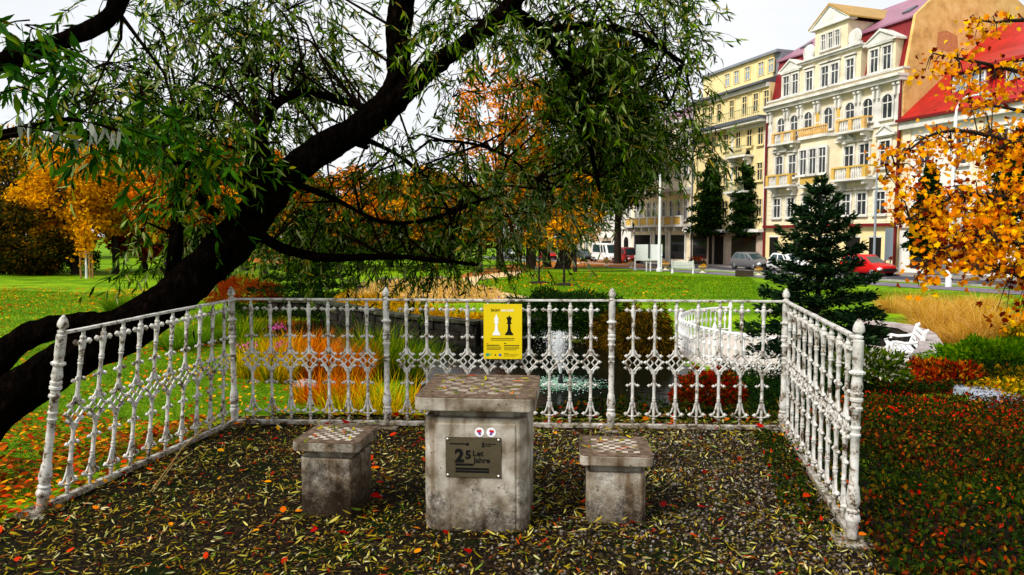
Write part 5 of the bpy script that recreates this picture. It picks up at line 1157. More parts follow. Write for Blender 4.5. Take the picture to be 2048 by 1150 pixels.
broad('young tree with pale straight stem in the left dark mulch ring', 1078, 567, 41, 440, 32, O_OLIVE, 19, .05, 500, 26, 30, .2, group='young trees in mulch rings')
broad('young tree with pale straight stem in the right dark mulch ring', 1128, 571, 40, 430, 34, O_GOLD, 20, .06, 500, 26, 30, .2, group='young trees in mulch rings')
broad('vivid orange tree showing in the gap left of the leaning trunk', 335, 538, 46, 300, 62, O_ORANGE, 24, .2, 480, 70, 80, .3)
broad('golden tree showing below the fork on the right of the leaning trunk', 530, 528, 52, 335, 55, O_GOLD, 25, .2, 480, 60, 80, .3)
broad('golden tree behind the hanging twigs above the lavender bed', 850, 526, 60, 330, 62, O_GOLD, 26, .22, 480, 60, 80, .32)
broad('orange tree between the dark fir and the lavender bed', 720, 526, 58, 385, 58, O_ORANGE, 27, .22, 490, 60, 80, .32)
broad('yellow-green tree above the sandy path', 960, 526, 56, 400, 50, O_OLIVE, 28, .18, 490, 50, 70, .28)
M['mulch'] = mat('mulch', (.012,.006,.004), .95, bump=.6, bscale=20)
for px, py, lab in ((1078,567,'dark mulch ring round the foot of the left young tree'),(1128,571,'dark mulch ring round the foot of the right young tree')):
    g = GT(px, py); rt = thing('mulch_ring', lab, 'mulch', g, 0, 'mulch rings'); MB().lathe([(.62,-.05),(.6,.05),(.35,.11),(.05,.09)], n=18).build('mound', M['mulch'], rt, smooth=True)
# far wood: countable trees behind everything
specs = [(-60,300,80,O_BROWN),(60,250,86,O_OLIVE),(150,262,92,O_BROWN),(240,235,100,O_BROWN),(330,250,104,O_BROWN),(420,300,96,O_OLIVE),(520,330,98,O_GREEN),(610,340,104,O_BROWN),(700,330,108,O_ORANGE),(790,340,110,O_GREEN),(880,330,112,O_OLIVE),(960,350,114,O_BROWN),(1040,300,112,O_ORANGE),(1120,380,118,O_GREEN)]
hues = {id(O_BROWN): 'brown', id(O_OLIVE): 'olive', id(O_GREEN): 'dark green', id(O_ORANGE): 'orange'}
wh = ['beyond the left edge of the lawn','behind the olive and gold tree','behind the golden tree, leftmost','rising highest behind the golden tree','behind the russet tree','behind the orange-red tree','behind the leaning trunk','behind the lower willow branch','behind the lavender bed, leftmost','behind the middle railing post','behind the sandy path bend','left of the tall airy orange tree','right behind the tall airy orange tree','behind the thick-trunked tree']
for i, (px, top, Y, m) in enumerate(specs):
    broad('far %s tree %s' % (hues[id(m)], wh[i]), px, 512, Y, top, 85, m, 40+i, .3, 505, 60, 55, .62, group='far trees beyond the park')
# clipped low hedge at the far lawn edge
def hedge(name, label, a, b, hgt, wd, m, n, seed, ls=.16, cat='hedge'):
    r = nrng(seed); A, B = np.array(a), np.array(b); L_ = np.linalg.norm(B[:2]-A[:2]); rt = thing(name, label, cat, tuple(A))
    t = r.random(n); p = A[None]*(1-t[:,None])+B[None]*t[:,None]; d = norm(B-A); q = np.array([-d[1],d[0],0]); p = p+q*(r.uniform(-wd,wd,(n,1)))*.5; p[:,2] = H(p[:,0],p[:,1])+hgt*r.random(n)**.6*(1+.15*np.sin(t*40))
    leaves('foliage', p, r.normal(size=(n,3)), ls, ls*.7, m, rt, r, LEAF4); return rt
ga, gb = GT(-30,546), GT(200,543); hedge('hedge', 'low dark hedge under the trees at the left lawn edge', ga, gb, 1.3, 1.6, O_GREEN, 5000, 70)
ga, gb = GT(250,512), GT(620,510); hedge('hedge', 'low russet hedge along the far path behind the notice boards', ga, gb, .9, 1.4, O_RED, 4000, 71, .22)
ga, gb = GT(640,520), GT(900,522); hedge('hedge', 'dark hedge row behind the lavender bed', ga, gb, 2.2, 2.5, O_GREEN, 6000, 72, .26)
# staked sapling
g = GT(173, 557); k = g.y/F; rt = thing('staked_sapling', 'yellow sapling with whitewashed stem between three wooden stakes', 'tree', g)
M['stake'] = mat('wood_stake', (.34,.17,.05), .8, var=.3); r = nrng(77)
MB().tube([(0,0,-.1),(0.02,0,55*k)], [.07,.05], 8).build('trunk', M['white_metal'], rt)
st = MB()
for x, y in ((-9*k,-.1),(9*k,-.1),(0.05,.55)): MB().lathe([(.05,-.1),(.045,52*k)], (x,y,0), n=8).build('stake', M['stake'], rt)
for y in (-.17,-.03): st.box(-10*k,10*k,y-.02,y+.02,49*k,52*k)
st.build('crossbar', M['stake'], rt); p = np.array([0,0,80*k])+r.normal(size=(500,3))*np.array([9*k,9*k,20*k]); leaves('crown', p, r.normal(size=(500,3)), .22, .16, O_GOLD, rt, r, LEAF4, world=False)
MB().tube([(0.02,0,55*k),(0,0,110*k)], [.04,.01], 6).build('leader', M['bark_far'], rt)

# ---- conifers
def fir(label, loc, Ht, Rb, nw, nb, m, seed, ndl=.09, group=None, den=26, name='fir_tree', up=.0, start=.03):
    r = nrng(seed); rt = thing(name, label, 'fir tree', loc, 0, group); br = MB(); P_, D_ = [], []
    br.tube([(0,0,-.2),(0,0,Ht*.5),(0,0,Ht)], [Ht*.022,Ht*.013,Ht*.003], 8)
    for i in range(nw):
        t = start+(1-start)*(i/(nw-1))**.92; z = Ht*t*.97; R_ = Rb*(1-t)**(.84 if up else .82)*(1+r.normal()*.07)+.04; nbr = max(4, int(nb*(1-.45*t)))
        for j in range(nbr):
            a = 2*math.pi*(j+r.random()*.6)/nbr+i*1.1; Rr = R_*r.uniform(.72,1.12); rise = (.10+.55*t+up)*Rr; droop = (.34*(1-t))*Rr
            o = np.array([math.cos(a), math.sin(a), 0]); pts = [np.array([0,0,z])+o*Rr*s+np.array([0,0,rise*s-droop*s*s+ .10*Rr*s**3]) for s in (0,.35,.7,1)]
            br.tube(pts, [.012+.006*Rr,.01,.006,.002], 4, cap=False); sd_ = np.array([-o[1],o[0],0]); pa = np.array(pts)
            n = int(den*Rr/ndl*.11)+8; s = r.random(n)**.75*.95+.05; w_ = (1-s)*.42*Rr+.03; off = r.uniform(-1,1,n)*np.minimum(w_, s*Rr*.6)
            ii = np.minimum((s*3).astype(int),2); ss = np.interp(s,[0,.35,.7,1],[0,1,2,3]); ii = np.minimum(ss.astype(int),2); f_ = (ss-ii)[:,None]
            p = pa[ii]*(1-f_)+pa[ii+1]*f_+sd_*off[:,None]+np.array([0,0,1])*(-.10*np.abs(off)+r.normal(size=n)*.02*(1+Rr))[:,None]
            dd = norm(o*.8+sd_*np.sign(off)[:,None]*.6+r.normal(size=(n,3))*.35+np.array([0,0,.18])); P_.append(p); D_.append(dd)
    p = np.concatenate(P_); d = np.concatenate(D_); L_ = r.uniform(.7,1.3,len(p))*ndl; br.build('trunk', M['bark_far'], rt)
    leaves('needles', p, d, L_, L_*.34, m, rt, r, LEAF4, .15, world=False); return rt
FIRM = lf('fir_needles', (0,(.003,.009,.004)),(.6,(.008,.022,.008)),(.85,(.025,.055,.02)),(1,(.09,.15,.07)))
b0 = P(1632, 712, 12.4); ht = P(1638, 352, 12.4).z-b0.z
fir('dark spreading fir with tiered branches beside the end of the long railing', (b0.x, 12.4, b0.z), ht, 1.42, 13, 11, FIRM, 5, .11, den=220, up=.06)
for px, pb, Y, top, rx, lab, sd_ in ((1420,527,78,318,54,'narrow dark street tree on the left of the pair before the yellow house',81),(1496,530,73,302,52,'narrow dark street tree on the right of the pair before the yellow house',82),(1852,566,50,330,44,'narrow dark street tree hidden behind the orange maple leaves',83)):
    b0 = P(px, pb, Y); z0 = road_z(Y)+.1; ztop = P(px,top,Y).z; low = P(px, pb-62, Y).z; r = nrng(sd_); rt = thing('street_tree', lab, 'tree', (b0.x, Y, z0), 0, 'narrow street trees')
    n = 12000; t = r.random(n)**1.15; ww = rpx(rx,Y)*(np.interp(t,[0,.12,.4,.8,1],[.75,1,.85,.42,.08])); a = r.random(n)*2*math.pi; tier = .72+.28*np.sin(t*44+a); rr = np.sqrt(r.random(n))*ww*tier
    p = np.stack([b0.x+np.cos(a)*rr, Y+np.sin(a)*rr, low+(ztop-low)*t-.25*rr], 1); leaves('crown', p, r.normal(size=(n,3)), .34, .2, O_PINE, rt, r, LEAF4)
    MB().tube([(b0.x,Y,z0-.1),(b0.x,Y,low+1),(b0.x,Y,ztop-.3)], [.2,.16,.03], 8).build('trunk', M['bark_far'], rt, world=True)
b0 = P(600, 605, 26); fir('low wide dark green fir on the far bank left of the lavender bed', (b0.x, 26, h1(b0.x,26)-.1), 2.7, 2.3, 10, 10, O_PINE, 6, .2, den=75, start=.05)
b0 = P(640, 600, 28); fir('second low dark fir overlapping the wide fir, nearer the lavender bed', (b0.x, 28, h1(b0.x,28)-.1), 2.2, 1.7, 9, 9, lf('green_tip_needles',(0,(.004,.012,.003)),(.5,(.02,.05,.008)),(1,(.12,.22,.02))), 7, .2, den=60, start=.05)

# ---- the orange maple on the right
MAPM = lf('maple_leaves', (0,(.07,.010,.006)),(.14,(.20,.03,.006)),(.22,(.62,.20,.003)),(.5,(.88,.40,.004)),(.85,(.92,.54,.008)),(1,(.85,.60,.02)))
rm = nrng(21); b0 = P(2330, 760, 11.5); mp_ = thing('maple_tree', 'orange and gold maple reaching in from the right in front of the red-roofed house', 'tree', (b0.x, 11.5, h1(b0.x,11.5)))
MBL = [[(2330,800,11.5,44),(2320,600,11.5,38),(2300,380,11.5,34),(2290,150,11.5,28),(2280,-60,11.5,20)],
 [(2305,330,11.5,20),(2180,190,11.4,12),(2060,150,11.3,9),(1960,125,11.2,6),(1880,110,11.2,3),(1865,105,11.2,1.5)],
 [(2295,250,11.5,18),(2160,60,11.5,12),(2050,40,11.4,8),(1990,45,11.4,5),(1940,35,11.4,2)],
 [(2310,430,11.5,20),(2160,330,11.2,13),(2040,290,11.0,10),(1930,262,10.8,7),(1850,275,10.6,5),(1790,330,10.5,3),(1765,360,10.5,1.5)],
 [(2310,470,11.5,18),(2150,430,11.0,12),(2040,400,10.6,9),(1930,390,10.4,7),(1850,420,10.3,4),(1800,450,10.2,2)],
 [(2315,520,11.5,18),(2180,520,10.8,12),(2060,490,10.2,9),(1960,480,10.0,7),(1880,500,9.9,5),(1830,560,9.8,2.5)],
 [(2318,560,11.5,16),(2150,580,10.5,10),(2060,560,10.2,7),(2000,540,10,4)],
 [(2300,380,11.5,16),(2200,260,12.2,11),(2080,230,12.6,8),(1980,210,12.8,5),(1900,200,12.8,2.5)]]
mb_ = MB(); mn = []
for L_ in MBL:
    p, r_ = limb_pts([(a_,b_,c_,q_*(.5 if L_ is not MBL[0] else 1)) for a_,b_,c_,q_ in L_]); mb_.tube(p, r_, 10, wob=.03, rng=rm); mn += p[len(p)//4:] if L_ is not MBL[0] else []
MN = np.array([tuple(p) for p in mn]); MP, MD = [], []
MBLOBS = [(1950,190,11.2,100,32,170),(2030,130,11.3,60,50,70),(1880,300,10.7,80,50,200),(1960,300,11,90,55,230),(2040,280,11,80,60,210),(1870,420,10.4,70,70,250),(1950,400,10.6,90,70,420),(2040,400,10.8,90,90,480),(1900,500,10,80,60,300),(1990,500,10.2,90,60,450),(2060,540,10.4,80,70,420),(1850,545,9.9,35,40,70),(1800,400,10.3,40,60,50),(1810,320,10.5,50,40,70),(2030,620,10.2,50,40,60),(1905,140,11.2,60,30,70),(2170,400,11.3,110,130,600),(2150,560,11,130,100,500),(2060,20,11.4,60,25,14),(1900,112,11.2,50,22,50),(1980,55,11.4,60,25,50),(1800,345,10.5,40,40,50),(1960,60,11.4,40,30,30)]
for px, py, Y, rx, ry, n in MBLOBS:
    c = np.array(P(px,py,Y)); e = np.array([rpx(rx,Y), rpx(max(rx,ry),Y)*.7, rpx(ry,Y)]); n = int(n*1.25); k = max(5, n//12)
    for _ in range(k):
        u = norm(rm.normal(size=3))*rm.random()**.4; p0 = c+u*e; j = MN[int(np.argmin(((MN-p0)**2).sum(1)))]
        mb_.tube([j, (j*.5+p0*.5)+np.array([0,0,.08]), p0], [.012,.008,.003], 4, cap=False); q = n//k
        pp = p0+rm.normal(size=(q,3))*np.array([.13,.13,.075]); MP.append(pp); MD.append(rm.normal(size=(q,3))+np.array([0,0,-.5]))
mb_.build('trunk', M['bark_far'], mp_, world=True, smooth=True); MP = np.concatenate(MP); MD = np.concatenate(MD); L_ = rm.uniform(.042,.10,len(MP))
leaves('crown', MP, MD, L_, L_*.95, MAPM, mp_, rm, MAPLE, .3, rm.normal(size=MP.shape)*.7+np.array([0,-.3,.6]))
broad('dark evergreen mass behind the orange maple at the right edge', 2070, 560, 34, 240, 110, O_PINE, 91, .25, 520, 70, 90, .3, group=None)
# ================================================================ pond, walls, plants, leaf litter
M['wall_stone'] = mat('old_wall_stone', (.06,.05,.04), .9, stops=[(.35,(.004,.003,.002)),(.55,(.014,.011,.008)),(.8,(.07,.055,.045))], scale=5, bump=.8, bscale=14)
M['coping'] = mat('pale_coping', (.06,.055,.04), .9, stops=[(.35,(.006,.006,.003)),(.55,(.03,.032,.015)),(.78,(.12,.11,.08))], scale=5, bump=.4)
def stone_wall(name, label, pts, zt, zb, th=.35, m='wall_stone', cap='coping', seed=1):
    r = random.Random(seed); rt = thing(name, label, 'wall', (pts[0][0], pts[0][1], zb)); b = MB(); c = MB()
    for (x0,y0), (x1,y1) in zip(pts[:-1], pts[1:]):
        A, B = Vector((x0,y0,0)), Vector((x1,y1,0)); d = (B-A); L_ = d.length; d.normalize(); nrm = Vector((-d.y,d.x,0)); rows = 4; hgt = (zt-zb)/rows
        for k in range(rows):
            s = 0.0
            while s < L_-.02:
                w_ = min(r.uniform(.22,.5), L_-s); o = r.uniform(-.03,.03)
                b.obox(A+d*(s+w_/2)+nrm*o+Vector((0,0,zb+hgt*(k+.5))), d, nrm, (0,0,1), w_/2-.008, th/2, hgt/2-.007); s += w_
        s = 0.0
        while s < L_-.02:
            w_ = min(r.uniform(.4,.8), L_-s); c.obox(A+d*(s+w_/2)+Vector((0,0,zt+.03+r.uniform(-.01,.01))), d, nrm, (0,0,1), w_/2-.01, th/2+.06, .035); s += w_
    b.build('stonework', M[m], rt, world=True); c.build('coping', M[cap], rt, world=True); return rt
wpts = [tuple(G(px, py, -.42))[:2] for px, py in ((540,601),(640,603),(690,611),(760,624),(850,636),(960,644),(1060,640),(1130,634))]
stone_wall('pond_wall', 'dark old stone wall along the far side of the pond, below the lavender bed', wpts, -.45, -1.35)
ring = [tuple(G(px, py, -.5))[:2] for px, py in ((1722,640),(1770,645),(1815,652),(1850,668),(1864,692),(1846,716))]
stone_wall('plaza_wall', 'low curved stone wall behind the scroll-armed bench', ring, -.55, -1.2, .32, 'wall_stone', 'flagstone', 3)
# curved white railing round the small plaza, on a white kerb
rt = thing('curved_railing', 'small curved white railing round the pale plaza across the pond', 'railing', (PLAZA_C[0], PLAZA_C[1], PLAZA_Z)); EX, EY = PLAZA_RX-.1, PLAZA_RY-.1
for nm, (t0, t1), z, h_ in (('rail',(R(104),R(256)),.78,.03),('rail',(R(104),R(256)),.16,.02)):
    MB().tube([(EX*math.cos(a), EY*math.sin(a), z) for a in np.linspace(t0,t1,26)], h_, 6).build(nm, M['white_metal'], rt, smooth=True)
sb = MB().lathe([(.03,.02),(.015,.1),(.025,.25),(.015,.35),(.05,.45),(.015,.55),(.022,.66),(.045,.74),(.02,.78)], n=6).build('baluster', M['white_metal'], rt)
for i, a in enumerate(np.linspace(R(104), R(256), 44)):
    o = sb if i == 0 else child('baluster', sb.data, rt, (0,0,0)); o.location = (EX*math.cos(a), EY*math.sin(a), 0)
pb = MB().lathe([(.06,0),(.05,.1),(.04,.7),(.06,.8),(.05,.86),(.02,.95)], n=8).build('post', M['white_metal'], rt)
for i, a in enumerate((R(104), R(155), R(206), R(256))):
    o = pb if i == 0 else child('post', pb.data, rt, (0,0,0)); o.location = (EX*math.cos(a), EY*math.sin(a), 0)
kb_ = MB(); rings = [[((PLAZA_RX+q)*math.cos(a), (PLAZA_RY+q)*math.sin(a), z) for q, z in ((.12,-.35),(.12,.05),(-.25,.05),(-.25,-.1))] for a in np.linspace(R(98),R(280),40)]
kb_.loft(rings); kb_.build('kerb', M['plaza'], rt)
# fountain
M['drop'] = mat('water_drops', (.92,.94,.96), .3, spec=.4); M['foam'] = leafmat('foam_flecks', [(0,(.10,.30,.16)),(.5,(.35,.55,.42)),(1,(.85,.9,.9))], rough=.3, trans=0)
n0 = P(1121, 768, 13.2); fo = thing('pond_fountain', 'small fountain jet spraying white droplets above the dark pond', 'fountain', (n0.x, 13.2, WATER_Z)); r = nrng(31)
MB().lathe([(.05,-.05),(.045,.10),(.03,.12),(.022,.2)], n=10).box(-.02,.30,-.05,.05,.0,.035).build('nozzle', M['black_plastic'], fo)
top = P(1115, 664, 13.2).z-WATER_Z; n = 6000; t = r.random(n)**.8; z = .2+(top-.2)*t; wid = np.interp(t,[0,.2,.5,.85,1],[.008,.03,.09,.15,.13]); fall = r.random(n) < .30
x = r.normal(size=n)*wid*np.where(fall,1.6,.62)+.0-.06*t; y = r.normal(size=n)*wid*np.where(fall,1.6,.62); keep = r.random(n) < np.where(fall,.6,1.0)
pp = np.stack([x,y,z],1)[keep]; leaves('spray', pp, r.normal(size=pp.shape)*.35+np.array([0,0,1]), r.uniform(.007,.026,len(pp)), r.uniform(.004,.009,len(pp)), M['drop'], fo, r, LEAF4, .1, world=False)
n = 2600; t = r.random(n); z = .2+(top-.3)*t; wid = np.interp(t,[0,.3,.7,1],[.008,.022,.055,.09]); pp = np.stack([r.normal(size=n)*wid-.06*t, r.normal(size=n)*wid, z],1)
leaves('jet', pp, r.normal(size=pp.shape)*.15+np.array([0,0,1]), r.uniform(.02,.06,n), r.uniform(.004,.008,n), M['drop'], fo, r, LEAF4, .1, world=False)
n = 2400; a = r.random(n)*2*math.pi; q = np.abs(r.normal(size=n))*.32+.05; pp = np.stack([np.cos(a)*q*1.25, np.sin(a)*q, np.full(n,.012)+r.random(n)*.012],1)
leaves('splash', pp, r.normal(size=(n,3))*np.array([1,1,.05]), r.uniform(.02,.07,n), r.uniform(.01,.03,n), M['foam'], fo, r, LEAF4, .05, np.tile([0,0,1.0],(n,1)), world=False)
LEAFMIX = leafmat('fallen_leaf_mix', [(0,(.02,.03,.004)),(.12,(.03,.05,.006)),(.26,(.05,.03,.012)),(.40,(.16,.12,.035)),(.55,(.30,.24,.05)),(.68,(.46,.42,.16)),(.78,(.58,.53,.32)),(.86,(.10,.17,.02)),(.94,(.30,.07,.012)),(1,(.24,.015,.01))], trans=.1)
LEAFRED = leafmat('fallen_red_leaves', [(0,(.10,.012,.008)),(.35,(.28,.02,.01)),(.6,(.48,.07,.012)),(.8,(.58,.22,.02)),(1,(.60,.34,.03))], trans=.1)
LEAFGOLD = leafmat('fallen_gold_leaves', [(0,(.20,.03,.008)),(.3,(.42,.12,.010)),(.65,(.60,.26,.012)),(1,(.62,.42,.04))], trans=.1)
LEAFBANK = leafmat('fallen_bank_leaves', [(0,(.05,.02,.006)),(.22,(.14,.05,.010)),(.4,(.32,.10,.010)),(.58,(.42,.05,.010)),(.72,(.50,.20,.012)),(.9,(.58,.34,.03)),(1,(.14,.17,.02))], trans=.1)
def flat(r, n, tilt=.25): return np.tile([0,0,1.0],(n,1))+r.normal(size=(n,3))*tilt
def scatter(name, poly, n, L0, L1, ratio, m, seed, tpl=LEAF6, dz=.012, tilt=.25, mask=None, bend=.3, lift=.02):
    r = nrng(seed); poly = np.array(poly); lo, hi = poly.min(0), poly.max(0); x = r.uniform(lo[0],hi[0],n*4); y = r.uniform(lo[1],hi[1],n*4); k = poly_sd(x,y,poly) < 0
    if mask is not None: k &= r.random(len(x)) < mask(x,y)
    x, y = x[k][:n], y[k][:n]; n = len(x); p = np.stack([x,y,H(x,y)+dz+r.random(n)*lift],1); d = r.normal(size=(n,3))*np.array([1,1,.12]); L_ = r.uniform(L0,L1,n)
    return tag(leaves(name, p, d, L_, L_*ratio, m, None, r, tpl, bend, flat(r,n,tilt)), kind='stuff')
TERRP = [tuple(p) for p in TERR]
patch = lambda x,y: np.clip(.62+.38*np.sin(x*2.6+1.7*np.sin(y*1.9))*np.sin(y*3.1+1.3*np.sin(x*2.2))+.25*np.sin(x*7+y*5), .12, 1)
scatter('fallen_leaves', TERRP, 40000, .018, .068, .19, LEAFMIX, 51, dz=.018, mask=patch, tilt=.4)
scatter('fallen_leaves', TERRP, 520, .035, .075, .55, LEAFRED, 52, OVAL, dz=.022, mask=lambda x,y: np.clip(.9-.25*(x+3),.12,1))
near_left = [(-4.6,1.8),(-2.9,4.4),(-2.55,6.6),(-3.6,7.6),(-6.5,8.0),(-7.5,4)]
scatter('fallen_leaves', near_left, 7500, .03, .075, .6, LEAFBANK, 53, OVAL, dz=.03, mask=lambda x,y: np.clip(1.35-.20*(y-3)-.10*np.abs(x+3.6),.1,1), lift=.05)
scatter('fallen_leaves', gpoly([(-200,900),(470,840),(640,830),(600,760),(420,640),(300,580),(-200,570)]), 5200, .045, .09, .65, LEAFGOLD, 54, OVAL, dz=.03, lift=.03, mask=lambda x,y: .35+.65*(np.sin(x*1.1)*np.sin(y*.7)>0))
scatter('fallen_leaves', gpoly([(940,600),(960,556),(1060,535),(1330,538),(1400,600),(1240,612)]), 800, .09, .16, .7, LEAFGOLD, 55, OVAL, dz=.03, lift=.03, mask=lambda x,y: np.clip(1.2-.10*np.hypot(x-3.5,(y-40)*.5),.06,1))
scatter('fallen_leaves', gpoly([(1060,860),(1240,812),(1560,860),(1200,880)]), 900, .05, .09, .3, LEAFMIX, 56, dz=.03)
LEAFBITS = leafmat('leaf_bits', [(0,(.012,.008,.004)),(.3,(.06,.035,.012)),(.55,(.20,.13,.04)),(.75,(.36,.27,.09)),(.85,(.06,.11,.012)),(.93,(.42,.36,.2)),(1,(.30,.06,.012))], trans=.1)
scatter('fallen_leaves', TERRP, 60000, .010, .034, .36, LEAFBITS, 59, LEAF4, dz=.016, lift=.015)
def drift_mask(x, y):
    d = np.full(x.shape, 9.0)
    for o, hf in ((table,.31),(stA,.18),(stB,.185)): d = np.minimum(d, np.maximum(np.maximum(abs(x-o.location.x), abs(y-o.location.y))-hf, 0)*(np.maximum(abs(x-o.location.x), abs(y-o.location.y)) > hf*.97)+9*(np.maximum(abs(x-o.location.x), abs(y-o.location.y)) <= hf*.97))
    d = np.minimum(d, -poly_sd(x, y, np.array([tuple(FL0), tuple(FL1), tuple(FR1), tuple(FR0), (1.2,1), (-3,1)]))*((y > 3.9))+9*(y <= 3.9)+.0)
    return np.exp(-np.maximum(d,0)/.10)
scatter('fallen_leaves', TERRP, 5200, .04, .085, .22, LEAFMIX, 71, dz=.03, lift=.05, tilt=.5, mask=drift_mask)
scatter('fallen_leaves', TERRP, 700, .04, .08, .6, LEAFRED, 72, OVAL, dz=.03, lift=.05, tilt=.5, mask=drift_mask)
# coarse grit on the terrace
M['grit_stone'] = leafmat('grit_stones', [(0,(.008,.006,.004)),(.45,(.035,.027,.02)),(.8,(.10,.085,.07)),(1,(.26,.24,.22))], rough=.8, trans=0)
r = nrng(57); n = 14000; x = r.uniform(-1.6,2.4,n*2); y = r.uniform(2.2,6.5,n*2); k = (poly_sd(x,y,TERR) < -.05) & (r.random(n*2) < np.clip(.25+.45*(x+.3),.05,1)); x, y = x[k][:n], y[k][:n]; n = len(x); s = r.uniform(.006,.016,n)
OC = np.array([(1,0,0),(0,1,0),(-1,0,0),(0,-1,0),(0,0,.8),(0,0,-.8)],float); V = OC[None]*(s[:,None,None]*r.uniform(.6,1.3,(n,6,1)))+np.stack([x,y,np.full(n,.014)],1)[:,None]
tag(np_mesh('gravel', V, [(0,1,4),(1,2,4),(2,3,4),(3,0,4),(1,0,5),(2,1,5),(3,2,5),(0,3,5)], 6, M['grit_stone']), kind='stuff')
# leaves lying on the stone tops
r = nrng(58)
def top_leaves(name, label, root, half, z, n, seed, reds=2):
    r = nrng(seed); p = np.stack([r.uniform(-half,half,n), r.uniform(-half,half,n), np.full(n,z+.004)],1); m_ = np.array(local_m(root).inverted()); p = p@m_[:3,:3].T+m_[:3,3]; L_ = r.uniform(.04,.085,n)
    return tag(leaves(name, p, r.normal(size=(n,3))*np.array([1,1,.08]), L_, L_*.22, LEAFTOP, None, r, LEAF6, .15, flat(r,n,.15)), kind='stuff')
LEAFTOP = leafmat('leaves_on_stone', [(0,(.03,.06,.006)),(.3,(.10,.13,.015)),(.55,(.30,.27,.04)),(.8,(.5,.42,.06)),(.9,(.50,.18,.02)),(1,(.22,.015,.01))], trans=.1)
top_leaves('fallen_leaves', '', table, .33, .811, 60, 1); top_leaves('fallen_leaves', '', stA, .19, .4925, 22, 2); top_leaves('fallen_leaves', '', stB, .195, .4375, 22, 3)

# ---- grass of the near lawn
GRASS = leafmat('grass_blades', [(0,(.03,.08,.003)),(.5,(.08,.19,.006)),(.85,(.17,.28,.01)),(1,(.34,.30,.03))], trans=.3)
def grass(poly, n, L0, L1, W, seed, m=None, name='grass', mask=None):
    r = nrng(seed); poly = np.array(poly); lo, hi = poly.min(0), poly.max(0); x = r.uniform(lo[0],hi[0],n*3); y = r.uniform(lo[1],hi[1],n*3); k = poly_sd(x,y,poly) < 0
    if mask is not None: k &= mask(x,y)
    x, y = x[k][:n], y[k][:n]; n = len(x); p = np.stack([x,y,H(x,y)-.005],1); d = r.normal(size=(n,3))*.45+np.array([0,0,1])
    return tag(blades(name, p, d, r.uniform(L0,L1,n), W, m or GRASS, None, r, .5, 2), kind='stuff')
out_t = lambda x,y: poly_sd(x,y,TERR) > .1
grass(gpoly([(-150,960),(60,1000),(470,848),(660,836),(620,770),(400,690),(-150,700)]), 60000, .05, .10, .008, 61, mask=out_t)
grass(gpoly([(-150,700),(400,690),(480,640),(300,590),(-150,575)]), 36000, .07, .14, .016, 62)
grass(gpoly([(960,598),(960,566),(1100,545),(1500,556),(1560,606),(1240,612)]), 36000, .08, .16, .035, 63)
grass(gpoly([(1760,600),(1560,575),(1900,590),(2060,612),(2060,650)]), 9000, .08, .15, .03, 64)
grass(TERRP, 5200, .02, .06, .006, 65, leafmat('moss_tufts',[(0,(.01,.03,.002)),(1,(.05,.11,.008))]), 'moss', mask=lambda x,y: (np.sin(x*2.1+1)+np.sin(y*2.7+x)+np.where(x<-.6,.9,-.7) > .5))

# ---- ornamental grasses and bushes
def clump(name, label, px, py, n, L0, L1, W, m, seed, spread=.12, lean=.55, group=None, cat='grass clump', droop=.7, z=None):
    g = GT(px, py) if z is None else G(px, py, z); r = nrng(seed); rt = thing(name, label, cat, g, 0, group)
    a = r.random(n)*2*math.pi; q = np.sqrt(r.random(n))*spread; p = np.stack([np.cos(a)*q, np.sin(a)*q, np.zeros(n)-.02],1); k = r.random(n)*lean
    blades('blades', p, np.stack([np.cos(a)*k, np.sin(a)*k, np.ones(n)],1), (L0*.55+(L1*1.12-L0*.55)*r.random(n)**1.1), W*r.uniform(.5,1.15,n), m, rt, r, droop, 4, world=False); return rt
G_GR = lf('green_blades', (0,(.02,.06,.005)),(.5,(.07,.16,.012)),(.8,(.26,.30,.03)),(1,(.5,.40,.06)))
G_YE = lf('yellow_blades', (0,(.03,.08,.003)),(.35,(.20,.26,.005)),(.55,(.62,.52,.010)),(.8,(.85,.60,.012)),(1,(.8,.30,.01)))
G_OR = lf('orange_blades', (0,(.03,.05,.003)),(.14,(.10,.12,.006)),(.2,(.20,.03,.003)),(.45,(.55,.12,.004)),(.7,(.85,.28,.006)),(.85,(.85,.50,.02)),(1,(.30,.04,.006)))
G_TAN = lf('tan_blades', (0,(.26,.14,.02)),(.4,(.62,.37,.10)),(1,(.85,.62,.30)))
i = 0
